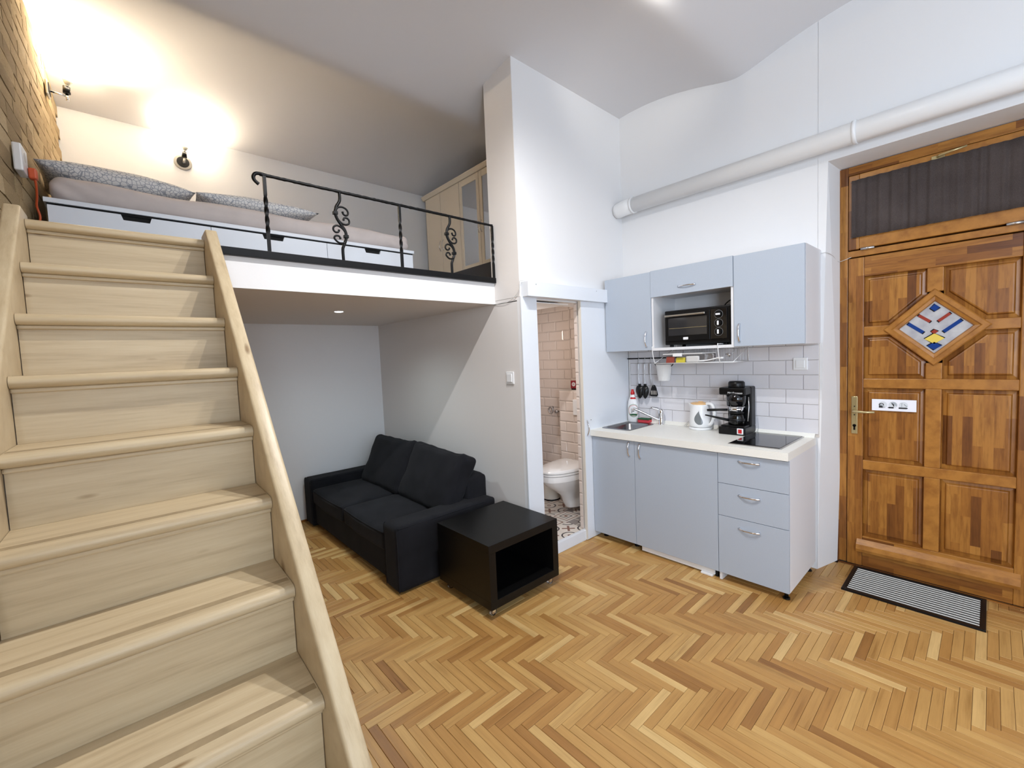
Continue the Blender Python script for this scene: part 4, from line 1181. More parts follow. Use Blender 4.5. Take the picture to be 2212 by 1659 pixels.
# drawer unit
u3 = thing('drawer_unit', 'grey three-drawer base unit under the hob', 'cabinet', (XF, YK[2], FZ), group='kitchen base units')
K(box(XF+0.019, XB, YK[3]+0.001, YK[3]+0.017, ZB, ZC0, bevel=0.001), u3, 'side_panel', M['white_board'])
K(box(XF+0.010, XB, YK[2]-0.018, YK[2]-0.002, FZ+0.003, ZC0), u3, 'side_panel', M['white_board'])
K(box(XF+0.02, XB, YK[3]+0.017, YK[2]-0.018, ZB+0.01, ZB+0.026), u3, 'bottom_panel', M['white_board'])
zs = (ZC0-0.006, 0.628, 0.413, ZB)
for k in range(3):
    d_ = front(u3, YK[2], YK[3], zs[k+1], zs[k], 'drawer')
    put_handle(u3, d_, XF, (YK[2]+YK[3])/2+0.013, zs[k] - (0.040 if k == 0 else 0.062), 0.120, 'y')
for x in (XF+0.05, XB-0.05):
    foot(u3, x, YK[3]+0.03, ZB-FZ+0.012)
# worktop with a sink cut-out
XW0 = 2.832
SX0, SX1, SY0, SY1 = 2.975, 3.325, 1.935, 2.172
wt = thing('worktop', 'pale speckled kitchen worktop', 'worktop', (XW0, YK[3], ZC0))
m = MB()
m.box(XW0, SX0, YK[3], 2.208, ZC0, ZC1); m.box(SX1, XA-0.006, YK[3], 2.208, ZC0, ZC1)
m.box(SX0, SX1, YK[3], SY0, ZC0, ZC1); m.box(SX0, SX1, SY1, 2.208, ZC0, ZC1)
K(m, wt, 'slab', M['worktop'])
K(MB().prism([(XA-0.034, ZC1), (XA-0.006, ZC1), (XA-0.006, ZC1+0.026), (XA-0.014, ZC1+0.026), (XA-0.034, ZC1+0.006)], 'y', YK[3]+0.004, 2.205), wt, 'upstand_profile', M['worktop'])
# sink
sn = thing('sink', 'stainless steel sink bowl set in the worktop', 'sink', ((SX0+SX1)/2, (SY0+SY1)/2, ZC1))
m = MB()
def rrect(x0, x1, y0, y1, r, z, n=6):
    out = []
    for cx, cy, a0 in ((x1-r, y1-r, 0), (x0+r, y1-r, PI/2), (x0+r, y0+r, PI), (x1-r, y0+r, 3*PI/2)):
        for k in range(n+1):
            a = a0 + PI/2*k/n; out.append((cx+r*math.cos(a), cy+r*math.sin(a), z))
    return out
rings = [rrect(SX0-0.022, SX1+0.024, SY0-0.018, SY1+0.018, 0.03, ZC1+0.0005), rrect(SX0-0.020, SX1+0.022, SY0-0.016, SY1+0.016, 0.03, ZC1+0.004),
         rrect(SX0+0.002, SX1-0.004, SY0+0.003, SY1-0.003, 0.04, ZC1+0.003), rrect(SX0+0.012, SX1-0.012, SY0+0.012, SY1-0.012, 0.045, ZC1-0.012),
         rrect(SX0+0.024, SX1-0.024, SY0+0.022, SY1-0.022, 0.05, ZC1-0.13), rrect(SX0+0.05, SX1-0.05, SY0+0.05, SY1-0.05, 0.04, ZC1-0.145)]
R = [[m.bm.verts.new(p) for p in r] for r in rings]
for A, B in zip(R, R[1:]):
    for k in range(len(A)):
        f = m.bm.faces.new((A[k], A[(k+1) % len(A)], B[(k+1) % len(A)], B[k])); f.smooth = True
m.bm.faces.new(R[-1])
K(m, sn, 'bowl', M['sink_steel'])
K(MB().cyl((3.14, 2.05, ZC1-0.1445), (3.14, 2.05, ZC1-0.142), 0.034, seg=20), sn, 'drain', M['chrome'])
K(box(3.04, 3.065, SY1-0.0235, SY1-0.021, ZC1-0.06, ZC1-0.03), sn, 'overflow', M['dark'])
# mixer tap
tp = thing('mixer_tap', 'chrome single-lever mixer tap beside the sink', 'tap', (3.365, 1.868, ZC1))
MB().lathe([(0.026, 0), (0.026, 0.006), (0.0215, 0.012), (0.0215, 0.085), (0.0235, 0.092), (0.0235, 0.118), (0.018, 0.132), (0.0, 0.136)], seg=24).build('body', M['chrome'], tp)
sp = [(-0.015, 0.012, 0.042), (-0.045, 0.05, 0.066), (-0.085, 0.105, 0.100), (-0.115, 0.150, 0.126), (-0.128, 0.170, 0.136), (-0.136, 0.182, 0.135), (-0.139, 0.187, 0.122)]
MB().tube(smooth_path(sp, 4), 0.0098, 12).build('spout', M['chrome'], tp)
MB().tube([(0.006, -0.006, 0.118), (-0.02, 0.020, 0.137), (-0.045, 0.050, 0.146), (-0.06, 0.066, 0.147)], [0.015, 0.012, 0.008, 0.0065], 10, flat=0.6).build('lever', M['chrome'], tp)
# washing-up liquid
bo = thing('washing_up_bottle', 'white washing-up liquid bottle with red cap beside the sink', 'bottle', (3.372, 2.143, ZC1))
prof = [(0.040, 0.0), (0.047, 0.006), (0.049, 0.05), (0.050, 0.10), (0.048, 0.15), (0.040, 0.19), (0.027, 0.222), (0.018, 0.238), (0.016, 0.250), (0.0, 0.250)]
MB().lathe(prof, seg=28, sx=0.72, sy=1.0).build('bottle_body', M['white_plastic'], bo)
MB().lathe([(0.0175, 0.246), (0.0185, 0.250), (0.0175, 0.266), (0.011, 0.274), (0.011, 0.290), (0.0, 0.292)], seg=20).build('cap', M['red'], bo)
def rad(pr):
    def f(z):
        for (r0, z0), (r1, z1) in zip(pr, pr[1:]):
            if z0 <= z <= z1 and z1 > z0: return r0 + (r1-r0)*(z-z0)/(z1-z0)
        return pr[-1][0]
    return f
def squash_build(m, sx, name, mat, parent):
    for v in m.bm.verts: v.co.x *= sx
    return m.build(name, mat, parent)
A0 = PI + 0.55        # direction towards the viewer
def label_disc(zc, rz_, ra, mat, name, off):
    rows = []
    for k in range(13):
        a = -PI/2 + PI*k/12; w_ = ra*math.cos(a); rows.append((zc + rz_*math.sin(a), A0-w_-1e-4, A0+w_+1e-4))
    squash_build(MB().patch(rows, (0, 0, 0), rad(prof), off), 0.74, name, mat, bo)
label_disc(0.105, 0.058, 1.15, M['green_ring'] if 'green_ring' in M else P('pale green print', srgb(150, 170, 150), 0.4), 'label_ring', 0.0010)
label_disc(0.107, 0.050, 1.0, P('pink print', srgb(232, 196, 200), 0.4), 'label_field', 0.0016)
label_disc(0.108, 0.040, 0.85, M['white_plastic'], 'label_centre', 0.0022)
squash_build(MB().patch([(0.207, A0-0.9, A0+0.9), (0.222, A0-0.9, A0+0.9)], (0, 0, 0), rad(prof), 0.0012), 0.74, 'red_banner', M['red'], bo)
squash_build(MB().patch([(0.062, A0-0.55, A0+0.55), (0.072, A0-0.75, A0+0.75), (0.078, A0-0.5, A0+0.5)], (0, 0, 0), rad(prof), 0.0026), 0.74, 'green_leaf', M['green'], bo)
n_ = Vector((math.cos(A0)*0.72, math.sin(A0), 0)).normalized()
tx = Vector((0, 0, 1)).cross(n_).normalized()
def facing(pos, nrm_, roll=0.0):
    z_ = Vector(nrm_).normalized(); x_ = Vector((0, 0, 1)).cross(z_).normalized(); y_ = z_.cross(x_)
    mt = Matrix.Identity(4)
    for i in range(3): mt[i][0], mt[i][1], mt[i][2], mt[i][3] = x_[i], y_[i], z_[i], pos[i]
    return mt @ Matrix.Rotation(roll, 4, 'Z')
text_part('lettering', 'Jar', 0.040, M['ink'], bo, facing(Vector((math.cos(A0)*0.0530*0.74, math.sin(A0)*0.0535, 0.110)), n_, 0.12))
# sponge
sg = thing('sponge', 'pink kitchen sponge with green scourer beside the tap', 'sponge', (3.375, 2.030, ZC1+0.004), 0.08)
MB().rbox((0, 0, 0.013), (0.032, 0.052, 0.013), 0.005, cuts=6).build('foam', M['pinksponge'], sg)
MB().box(-0.032, 0.032, -0.052, 0.052, 0.026, 0.036, bevel=0.002).build('scourer', M['green'], sg)
# kettle
kt = thing('kettle', 'white electric kettle with pale orange lid on the worktop', 'kettle', (3.335, 1.520, ZC1))
kp = [(0.074, 0.022), (0.079, 0.026), (0.080, 0.050), (0.077, 0.10), (0.071, 0.150), (0.066, 0.185), (0.064, 0.196)]
MB().lathe([(0.078, 0.0), (0.083, 0.004), (0.083, 0.016), (0.078, 0.020)], seg=36).build('base', M['white_plastic'], kt)
m = MB().lathe(kp, seg=40)
for v in m.bm.verts:     # draw the rim out into a spout on the side of the sink
    t = max(0, (v.co.z-0.12)/0.076); a = math.atan2(v.co.y, v.co.x); k = max(0, math.cos(a-PI/2-0.05))**10
    v.co.y += 0.030*t*t*k; v.co.z += 0.006*t*k
m.build('body', M['white_plastic'], kt)
m = MB().lathe([(0.064, 0.194), (0.060, 0.202), (0.045, 0.209), (0.015, 0.212), (0.0, 0.212)], seg=36)
for v in m.bm.verts:
    a = math.atan2(v.co.y, v.co.x); k = max(0, math.cos(a-PI/2))**8; v.co.y += 0.020*k*(v.co.xy.length/0.064)**2
m.build('lid', M['orange_lid'], kt)
m = MB(); m.rbox((0.0, -0.005, 0.213), (0.010, 0.018, 0.005), 0.004, cuts=4); m.build('lid_button', M['orange_lid'], kt)
hpth = [(0.0, -0.052, 0.200), (0.0, -0.082, 0.206), (0.0, -0.108, 0.196), (0.0, -0.124, 0.165), (0.0, -0.126, 0.125), (0.0, -0.114, 0.085), (0.0, -0.095, 0.052), (0.0, -0.075, 0.038)]
ca, sa = math.cos(0.25), math.sin(0.25)
hpth = [(x*ca - y*sa*-1, y*ca, z) for x, y, z in hpth]
MB().tube(smooth_path(hpth, 4), 0.0125, 12, flat=0.75).build('handle', M['white_plastic'], kt)
AK = PI + 0.35
tear = []
for k in range(15):
    t = k/14; z = 0.045 + 0.110*t
    wl_, wr_ = (0.52*math.sin(PI*min(1, (t*1.02+0.03))**0.75), 0.50*math.sin(PI*min(1, t+0.03)**0.55)*(1-t)**0.7)
    tear.append((z, AK-0.02-wl_*0.9-0.05*t, AK-0.02+wr_*0.75-0.05*t))
MB().patch(tear, (0, 0, 0), rad(kp), 0.0012, 10).build('water_window', M['kettle_window'], kt)
MB().tube(smooth_path([(0.03, 0.075, 0.010), (0.05, 0.11, 0.006), (0.02, 0.14, 0.004), (0.05, 0.15, 0.012), (0.075, 0.13, 0.04)]), 0.0028, 6).build('power_cord', M['cable'], kt)
# coffee maker
cm = thing('coffee_maker', 'black espresso maker with glass carafe on the worktop', 'coffee maker', (3.215, 1.335, ZC1))
W_ = 0.185
MB().box(0, 0.205, -W_, 0, 0.0, 0.055, bevel=0.008, seg=3).box(0.02, 0.205, -W_+0.012, -0.012, 0.05, 0.066, bevel=0.004).build('base', M['black_plastic'], cm)
MB().box(0.120, 0.205, -W_, -0.020, 0.05, 0.340, bevel=0.010, seg=3).build('rear_housing', M['black_plastic'], cm)
MB().box(0.015, 0.190, -W_+0.004, 0, 0.285, 0.338, bevel=0.010, seg=3).build('top_housing', M['black_plastic'], cm)
MB().cyl((0.075, -0.100, 0.205), (0.075, -0.100, 0.300), 0.064, 0.066, 32).build('brew_head', M['black_gloss'], cm)
MB().lathe([(0.052, 0.336), (0.055, 0.342), (0.054, 0.372), (0.046, 0.382), (0.0, 0.383)], c=(0.080, -0.100, 0), seg=28).build('boiler_cap', M['black_plastic'], cm)
MB().cyl((0.072, -0.100, 0.202), (0.072, -0.100, 0.196), 0.060, 0.060, 28).cyl((0.072, -0.100, 0.196), (0.072, -0.100, 0.162), 0.052, 0.045, 28).build('filter_holder', M['chrome'], cm)
MB().tube([(0.035, -0.055, 0.176), (0.015, -0.01, 0.176), (-0.005, 0.055, 0.172), (-0.008, 0.075, 0.170)], [0.009, 0.009, 0.010, 0.009], 10).build('filter_handle', M['black_plastic'], cm)
MB().lathe([(0.046, 0.066), (0.054, 0.072), (0.056, 0.100), (0.050, 0.130), (0.046, 0.150)], c=(0.072, -0.100, 0), seg=28).build('carafe', M['smoked'], cm)
MB().lathe([(0.0565, 0.094), (0.058, 0.097), (0.058, 0.110), (0.0555, 0.113)], c=(0.072, -0.100, 0), seg=28).build('carafe_band', M['black_plastic'], cm)
MB().lathe([(0.047, 0.150), (0.052, 0.152), (0.050, 0.160), (0.0, 0.162)], c=(0.072, -0.100, 0), seg=28).build('carafe_lid', M['black_plastic'], cm)
MB().tube([(0.03, -0.062, 0.102), (0.01, -0.020, 0.112), (-0.015, 0.055, 0.130), (-0.020, 0.085, 0.135)], [0.010, 0.009, 0.006, 0.005], 10).build('carafe_handle', M['black_plastic'], cm)
MB().tube([(0.060, -W_-0.002, 0.272), (0.055, -W_-0.006, 0.200), (0.020, -W_-0.012, 0.105)], 0.0040, 8).build('steam_tube', M['steel'], cm)
box(-0.003, 0.002, -0.172, -0.130, 0.010, 0.052, bevel=0.003).build('switch_bezel', M['white_plastic'], cm)
box(-0.006, 0.0, -0.163, -0.139, 0.017, 0.045, bevel=0.002).build('power_switch', M['red'], cm)
text_part('lettering', 'Mini', 0.017, M['white_plastic'], cm, facing(Vector((0.0125, -0.078, 0.302)), (-1, 0, 0)))
text_part('lettering', 'Espresso', 0.019, M['white_plastic'], cm, facing(Vector((0.0125, -0.128, 0.301)), (-1, 0, 0)), shear=0.35)
# hob
hb = thing('hob', 'black glass two-ring hob set in the worktop', 'hob', (2.900, 0.840, ZC1))
MB().box(0, 0.490, 0, 0.305, 0.0, 0.006, bevel=0.002).build('steel_trim', M['steel'], hb)
MB().box(0.008, 0.482, 0.008, 0.297, 0.004, 0.0085, bevel=0.001).build('glass_plate', M['black_gloss'], hb)

# ---- wall units
XU = 3.078; ZU0, ZU1 = 1.510, 2.112
YU = (2.200, 1.776, 1.168, 0.759)
def carcass(root, y0, y1, z0, z1, back=True):
    for y in (y0-0.016, y1): K(box(XU+0.019, XA-0.001, y, y+0.016, z0, z1), root, 'side_panel', M['white_board'])
    for z in (z0, z1-0.016): K(box(XU+0.019, XA-0.001, y1+0.016, y0-0.016, z, z+0.016), root, 'shelf_panel', M['white_board'])
    K(box(XA-0.008, XA-0.002, y1+0.016, y0-0.016, z0+0.016, z1-0.016), root, 'back_panel', M['white_board'])
c1 = thing('wall_cabinet', 'narrow grey wall cabinet beside the bathroom door', 'cabinet', (XU, YU[0], ZU0), group='kitchen wall units')
carcass(c1, YU[0], YU[1]+0.001, ZU0, ZU1)
d_ = front(c1, YU[0], YU[1], ZU0, ZU1, x=XU); put_handle(c1, d_, XU, YU[1]+0.045, ZU0+0.085, 0.115, 'z')
c2 = thing('niche_cabinet', 'grey wall unit with lift-up flap over an open niche', 'cabinet', (XU, YU[1], ZU0), group='kitchen wall units')
ZN = 1.912
for y in (YU[1]-0.018, YU[2]+0.002): K(box(XU+0.006, XA-0.001, y, y+0.016, ZU0-0.004, ZU1-0.002), c2, 'side_panel', M['white_board'])
K(box(XU+0.006, XA-0.001, YU[2]+0.018, YU[1]-0.018, ZU0-0.004, ZU0+0.016), c2, 'bottom_panel', M['white_board'])
K(box(XU+0.02, XA-0.001, YU[2]+0.018, YU[1]-0.018, ZN+0.01, ZN+0.026), c2, 'niche_top', M['white_board'])
K(box(XU+0.02, XA-0.001, YU[2]+0.018, YU[1]-0.018, ZU1-0.018, ZU1-0.002), c2, 'top_panel', M['white_board'])
K(box(XA-0.008, XA-0.001, YU[2]+0.018, YU[1]-0.018, ZU0+0.016, ZU1-0.018), c2, 'back_panel', M['white_board'])
d_ = front(c2, YU[1], YU[2], ZN, ZU1+0.004, 'flap', x=XU-0.004); put_handle(c2, d_, XU-0.004, (YU[1]+YU[2])/2+0.015, ZN+0.055, 0.125, 'y')
c3 = thing('wall_cabinet', 'wide grey wall cabinet nearest the entrance door', 'cabinet', (XU, YU[2], ZU0), group='kitchen wall units')
carcass(c3, YU[2]-0.001, YU[3], ZU0, ZU1)
d_ = front(c3, YU[2], YU[3], ZU0, ZU1, x=XU); put_handle(c3, d_, XU, YU[2]-0.035, ZU0+0.090, 0.115, 'z')
# ---- toaster oven in the niche
ov = thing('toaster_oven', 'black mini oven standing in the open kitchen niche', 'oven', (3.118, 1.686, ZU0+0.016), 0.05)
OW, OH, OD = 0.475, 0.275, 0.29
MB().box(0, OD, -OW, 0, 0.018, OH, bevel=0.008, seg=3).build('housing', M['black_plastic'], ov)
for y in (-0.04, -OW+0.04):
    for x in (0.03, OD-0.04): MB().cyl((x, y, 0), (x, y, 0.02), 0.014, seg=12).build('foot', M['black_plastic'], ov)
od = MB().box(-0.012, 0.002, -0.340, -0.010, 0.045, 0.255, bevel=0.003).build('door', M['black_plastic'], ov)
M['oven_glass'] = P('dark oven glass', (0.03, 0.03, 0.032, 1), 0.06, spec=0.8)
MB().box(-0.0135, -0.011, -0.320, -0.035, 0.085, 0.215).build('window', M['oven_glass'], od)
MB().box(-0.0142, -0.0132, -0.318, -0.040, 0.138, 0.1405).build('rack_line', M['brass'], od)
MB().box(-0.040, -0.030, -0.315, -0.018, 0.226, 0.240, bevel=0.003).build('handle', M['nickel'], od)
for y in (-0.30, -0.035): MB().box(-0.032, -0.010, y-0.006, y+0.006, 0.228, 0.238).build('handle_post', M['nickel'], od)
MB().box(-0.0145, -0.011, -0.185, -0.148, 0.052, 0.071, bevel=0.004).build('badge', M['white_plastic'], od)
MB().box(-0.012, 0.002, -0.455, -0.345, 0.045, 0.255, bevel=0.002).build('control_panel', M['black_gloss'], ov)
for k, z in enumerate((0.216, 0.155, 0.094)):
    kb = MB().cyl((-0.012, -0.400, z), (-0.028, -0.400, z), 0.022, 0.020, 24).build('knob', M['black_plastic'], ov)
    if k == 0: MB().box(-0.0295, -0.027, -0.415, -0.385, z-0.006, z+0.006, bevel=0.001).build('pointer', M['white_plastic'], kb)
    else: MB().box(-0.0295, -0.027, -0.406, -0.394, z-0.015, z+0.015, bevel=0.001).build('pointer', M['white_plastic'], kb)
    ring = [(-0.0125, -0.400 + 0.028*math.cos(a), z + 0.028*math.sin(a)) for a in [q*PI/12 for q in range(-8, 21)]]
    MB().tube(ring, 0.0006, 5).build('dial_mark', M['grey_ink'], kb)
MB().tube(smooth_path([(0.20, -0.36, OH-0.002), (0.18, -0.38, OH+0.02), (0.17, -0.40, OH+0.035), (0.16, -0.43, OH+0.045), (0.18, -0.45, OH-0.002)]), 0.004, 8).build('power_cord', M['black_plastic'], ov)
# ---- wire basket below the niche
bk = thing('wire_basket', 'white wire basket hooked under the kitchen niche', 'basket', (3.115, 1.775, 1.405))
BX, BY, BZ = 0.290, 0.585, 0.115
m = MB()
def wire_(m, *p, r=0.0022): m.tube(p, r, 6)
m.tube([(0, 0, 0), (BX, 0, 0), (BX, -BY, 0), (0, -BY, 0)], 0.003, 6, closed=True)
m.build('bottom_frame', M['white_plastic'], bk)
m = MB(); m.tube([(BX, 0, 0), (BX, 0, BZ), (BX, -BY, BZ), (BX, -BY, 0)], 0.003, 6); m.tube([(0.0, -BY, 0), (BX, -BY, BZ*0.9)], 0.002, 6); m.tube([(0.0, 0, 0.0), (BX, 0, BZ*0.9)], 0.002, 6)
m.build('back_frame', M['white_plastic'], bk)
wm = None
for k in range(1, 30):
    y = -BY*k/30
    if wm is None:
        m = MB(); m.tube([(0, 0, 0), (BX, 0, 0), (BX, 0, BZ)], 0.0014, 5); o = m.build('wire', M['white_plastic'], bk); wm = o.data
    else:
        o = bpy.data.objects.new('wire', wm); COL.objects.link(o); o.parent = bk
    o.location = (0, y, 0)
for y in (-0.002, -BY+0.085):
    m = MB(); m.tube(smooth_path([(0, y, 0), (-0.022, y, 0.05), (-0.036, y, 0.124), (-0.02, y, 0.1295), (0.10, y, 0.1295)], 4), 0.0032, 6); m.build('hanger', M['white_plastic'], bk)
# contents of the basket
bxz = 1.405 + 0.003
fb = thing('food_box', 'clear food box with a white clip lid in the wire basket', 'food box', (3.150, 1.700, bxz))
m = MB(); m.box(0, 0.20, -0.30, 0, 0.0, 0.060, bevel=0.008); o = m.build('tub', M['clear_plastic'], fb)
MB().box(-0.034, 0.208, -0.300, 0.006, 0.061, 0.071, bevel=0.004).build('lid', M['white_plastic'], fb)
MB().box(-0.042, -0.032, -0.150, -0.078, 0.046, 0.072, bevel=0.004).build('lid_clip', M['white_plastic'], fb)
pk = thing('sauce_packet', 'brown red packet lying in front in the wire basket', 'packet', (3.128, 1.700, bxz))
MB().box(0, 0.016, -0.075, -0.012, 0, 0.050, bevel=0.003, mat=Matrix.Rotation(0.25, 4, 'Y')).build('packet_body', M['redpacket'], pk)
pk = thing('tea_packet', 'yellow packet lying in front in the wire basket', 'packet', (3.128, 1.610, bxz))
MB().box(0, 0.016, -0.072, -0.002, 0, 0.040, bevel=0.003, mat=Matrix.Rotation(0.25, 4, 'Y')).build('packet_body', M['yellow'], pk)
pk = thing('sugar_bag', 'small clear bag of white sachets in the wire basket', 'packet', (3.128, 1.530, bxz))
MB().rbox((0.010, -0.05, 0.024), (0.010, 0.050, 0.024), 0.009, cuts=6).build('bag', M['cable'], pk)
spn = thing('soup_spoon', 'white plastic spoon lying in the wire basket', 'spoon', (3.130, 1.430, bxz+0.004))
MB().tube(smooth_path([(0, 0.0, 0.006), (0.003, -0.06, 0.010), (0.004, -0.11, 0.020), (0.004, -0.13, 0.024)]), [0.006]*4+[0.005]*8+[0.006]*4, 8, flat=0.6).build('spoon_handle', M['white_plastic'], spn)
MB().rbox((0.004, -0.148, 0.024), (0.014, 0.022, 0.007), 0.0068, cuts=6).build('spoon_bowl', M['white_plastic'], spn)
wsh = thing('wire_whisk', 'small steel tea strainer at the right end of the wire basket', 'strainer', (3.20, 1.250, bxz+0.05))
MB().lathe([(0.0, -0.02), (0.012, -0.017), (0.020, -0.004), (0.021, 0.006)], seg=18).build('mesh_bowl', M['steel'], wsh)
MB().tube([(0, -0.02, 0.005), (0.02, -0.03, 0.02), (0.05, -0.02, 0.045)], 0.002, 6).build('strainer_handle', M['steel'], wsh)
# ---- utensil rail
ur = thing('utensil_rail', 'black steel utensil rail fixed to the kitchen tiles', 'rail', (3.392, 2.198, 1.443))
MB().cyl((0, 0, 0), (0, -0.50, 0), 0.0055, seg=10).build('rod', M['black_metal'], ur)
for y in (-0.012, -0.49): MB().cyl((0, y, 0), (0.036, y, 0), 0.006, seg=8).build('bracket', M['steel'], ur)
hooks = (-0.118, -0.178, -0.236)
for y in hooks:
    hk = [(0, y, 0.010), (-0.007, y, 0.006), (-0.0085, y, -0.004), (-0.006, y, -0.030), (-0.010, y, -0.044), (-0.018, y, -0.044), (-0.020, y, -0.034)]
    MB().tube(smooth_path(hk, 3), 0.002, 6).build('hook', M['steel'], ur)
def utensil(name, label, y, hl, head, bend=0.0):
    t = thing(name, label, 'utensil', (3.376, 2.198+y, 1.443-0.046), group='utensils on the rail')
    MB().tube(smooth_path([(0, 0, 0.006), (-0.003, 0.0, -0.05), (-0.002, bend*0.1, -hl*0.7), (-0.004, bend, -hl)], 4), [0.0062]*5+[0.0045]*8, 8).build('handle', M['steel'], t)
    head(t, bend, -hl); return t
def scoop(t, b, z, hw, name):
    # deep spoon head, hollow side to the wall, pointed towards the bottom
    m = MB(); N = 16; rings = []
    for k in range(N+1):
        u = k/N; zz = z + 0.012 - 0.112*u
        w_ = hw*math.sin(PI*min(1, u*0.93+0.07)**0.72)**0.62 if u < 1 else 0.001
        d_ = 0.022*math.sin(PI*u)**0.6 + 0.003
        rings.append([m.bm.verts.new((-0.006 - d_*(1-(q/6.0)**2), b + w_*q/6.0, zz)) for q in range(-6, 7)])
    for A, B in zip(rings, rings[1:]):
        for q in range(12):
            f = m.bm.faces.new((A[q], A[q+1], B[q+1], B[q])); f.smooth = True
    o = m.build(name, M['black_plastic'], t); sd = o.modifiers.new('thickness', 'SOLIDIFY'); sd.thickness = 0.004
    MB().box(-0.011, 0.001, b-0.013, b+0.013, z-0.012, z+0.030, bevel=0.004).build('neck', M['black_plastic'], t)
def ladle(t, b, z): scoop(t, b, z, 0.040, 'ladle_bowl')
def turner(t, b, z):
    poly = [(b+0.010, z+0.012), (b+0.024, z-0.012), (b+0.040, z-0.070), (b+0.034, z-0.086), (b-0.028, z-0.086), (b-0.036, z-0.070), (b-0.022, z-0.010), (b-0.010, z+0.012)]
    m = MB(); m.prism(poly, 'x', -0.008, -0.004); m.build('blade', M['black_plastic'], t)
    mm = MB()
    for k in range(4): mm.box(-0.0088, -0.0078, b-0.022+k*0.014, b-0.017+k*0.014, z-0.070, z-0.036)
    mm.build('slot', M['grout'], t)
def round_spoon(t, b, z): scoop(t, b, z, 0.036, 'spoon_bowl')
utensil('ladle', 'black ladle hanging leftmost on the utensil rail', hooks[0], 0.205, ladle, -0.012)
utensil('serving_spoon', 'black serving spoon hanging between ladle and slotted turner', hooks[1], 0.205, round_spoon, -0.004)
utensil('slotted_turner', 'black slotted turner hanging rightmost on the utensil rail', hooks[2], 0.195, turner, -0.030)
# ---- hanging pot
hpot = thing('hanging_pot', 'white plastic pot hanging from the utensil rail below the basket', 'pot', (3.330, 1.815, 1.255))
MB().lathe([(0.0, 0.0), (0.044, 0.0), (0.048, 0.004), (0.062, 0.128), (0.065, 0.130), (0.065, 0.136), (0.060, 0.136), (0.046, 0.008), (0.0, 0.006)], seg=32).build('pot_body', M['white_plastic'], hpot)
for sy in (-1, 1):
    MB().tube(smooth_path([(0, sy*0.064, 0.120), (0, sy*0.074, 0.128), (0, sy*0.080, 0.142), (0, sy*0.070, 0.150)]), 0.0035, 6).build('pot_hook', M['black_plastic'], hpot)

# ================================================================== BATHROOM THINGS
tl = thing('toilet', 'white wall-hung toilet with closed lid in the bathroom', 'toilet', (3.192, 2.605, BF))
# D-shaped sections: front towards -x
def dsec(x_front, x_back, hw, z, n=28, p=2.4):
    out = []
    for k in range(n+1):
        a = -PI/2 + PI*k/n
        c, s_ = math.cos(a), math.sin(a)
        out.append((x_back + (x_front-x_back)*(abs(c)**(2/p)), hw*math.copysign(abs(s_)**(2/p), s_), z))
    return out
def loft(secs, cap=True):
    m = MB(); R = [[m.bm.verts.new(p) for p in s_] for s_ in secs]
    n = len(R[0])
    for A, B in zip(R, R[1:]):
        for k in range(n):
            f = m.bm.faces.new((A[k], A[(k+1) % n], B[(k+1) % n], B[k])); f.smooth = True
    if cap: m.bm.faces.new(R[0][::-1]); m.bm.faces.new(R[-1])
    return m
ZL = 0.400
loft([dsec(-0.17, 0, 0.075, 0.045), dsec(-0.22, 0, 0.085, 0.05), dsec(-0.25, 0, 0.092, 0.10), dsec(-0.28, 0, 0.10, 0.17), dsec(-0.36, 0, 0.125, 0.23), dsec(-0.45, 0, 0.16, 0.285), dsec(-0.495, 0, 0.178, 0.33), dsec(-0.505, 0, 0.182, 0.345), dsec(-0.515, 0, 0.186, 0.346), dsec(-0.520, 0, 0.188, ZL-0.012), dsec(-0.518, 0, 0.187, ZL-0.004)]).build('bowl', M['ceramic'], tl, smooth=35)
loft([dsec(-0.515, -0.04, 0.184, ZL-0.002), dsec(-0.522, -0.04, 0.189, ZL+0.002), dsec(-0.522, -0.04, 0.189, ZL+0.016), dsec(-0.515, -0.04, 0.184, ZL+0.018)]).build('seat', M['ceramic'], tl, smooth=35)
loft([dsec(-0.517, -0.04, 0.185, ZL+0.021), dsec(-0.524, -0.04, 0.190, ZL+0.026), dsec(-0.522, -0.04, 0.189, ZL+0.038), dsec(-0.505, -0.045, 0.180, ZL+0.050), dsec(-0.42, -0.06, 0.14, ZL+0.060), dsec(-0.30, -0.10, 0.06, ZL+0.063)]).build('lid', M['ceramic'], tl, smooth=35)
fp = thing('flush_plate', 'white flush plate on the tiled boxing above the toilet', 'flush plate', (3.192, 2.590, 1.000))
box(-0.014, 0, -0.095, 0.085, -0.075, 0.075, bevel=0.005).build('plate', M['white_plastic'], fp)
MB().cyl((-0.018, -0.005, 0), (-0.013, -0.005, 0), 0.056, 0.058, 32).build('flush_button', M['white_plastic'], fp)
bn = thing('waste_bin', 'cream round waste bin beside the toilet', 'bin', (3.165, 2.985, BF))
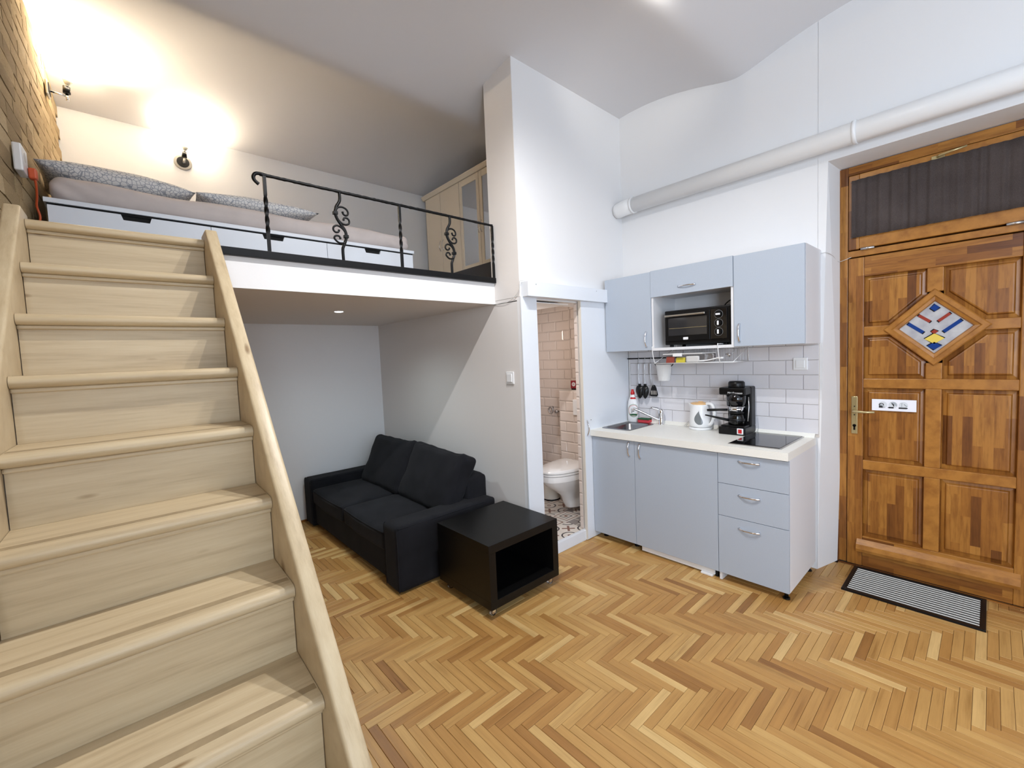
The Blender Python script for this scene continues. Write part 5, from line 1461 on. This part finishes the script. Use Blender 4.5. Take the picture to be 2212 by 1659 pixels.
MB().lathe([(0.084, 0.0), (0.086, 0.012), (0.094, 0.25), (0.096, 0.255), (0.090, 0.262), (0.0, 0.275)], seg=32).build('bin_body', M['cream_lacquer'], bn)
MB().lathe([(0.087, 0.0), (0.089, 0.003), (0.089, 0.012), (0.087, 0.014)], seg=32).build('base_ring', M['black_plastic'], bn)
rh_ = thing('towel_ring', 'steel ring holder on the tiled bathroom wall', 'ring', (XA-0.050, 3.125, 0.925))
MB().tube([(-0.030, 0.030*math.cos(2*PI*k/24), 0.034*math.sin(2*PI*k/24)) for k in range(24)], 0.007, 8, closed=True).build('ring', M['steel'], rh_)
MB().cyl((0, 0, 0.030), (-0.034, 0, 0.030), 0.012, seg=14).build('wall_mount', M['steel'], rh_)
kn = thing('robe_hook', 'small steel robe hook left of the tiled boxing', 'robe hook', (XA-0.050, 3.045, 0.915))
MB().lathe([(0.008, 0), (0.008, 0.016), (0.020, 0.030), (0.020, 0.036), (0.0, 0.040)], seg=18).build('knob_body', M['steel'], kn)
kn.rotation_euler = (0, -PI/2, 0)
rx = thing('red_box', 'small dark red box on a black stand above the cistern boxing', 'box', (3.265, 2.712, 1.163), 0.15)
box(-0.02, 0.02, -0.028, 0.028, 0.0, 0.012).build('stand', M['black_plastic'], rx)
box(-0.022, 0.022, -0.034, 0.034, 0.012, 0.088, bevel=0.002).build('carton', M['redbox'], rx)
MB().cyl((-0.0235, 0, 0.052), (-0.022, 0, 0.052), 0.020, seg=20).build('print_oval', M['paper'], rx)
text_part('lettering', '81', 0.022, M['redbox'], rx, facing(Vector((-0.0238, 0, 0.052)), (-1, 0, 0)))
cl_ = thing('bathroom_ceiling_lamp', 'round white ceiling lamp in the bathroom', 'lamp', (3.25, 2.83, 2.005))
MB().lathe([(0.0, 0.0), (0.09, 0.004), (0.125, 0.022), (0.132, 0.045), (0.132, 0.078)], seg=36).build('lamp_dish', M['white_plastic'], cl_)
L = light('bathroom_bulb', 'POINT', (2.62, 2.95, 1.72), 4.6, (1.0, 0.86, 0.76), shadow_soft_size=0.10)
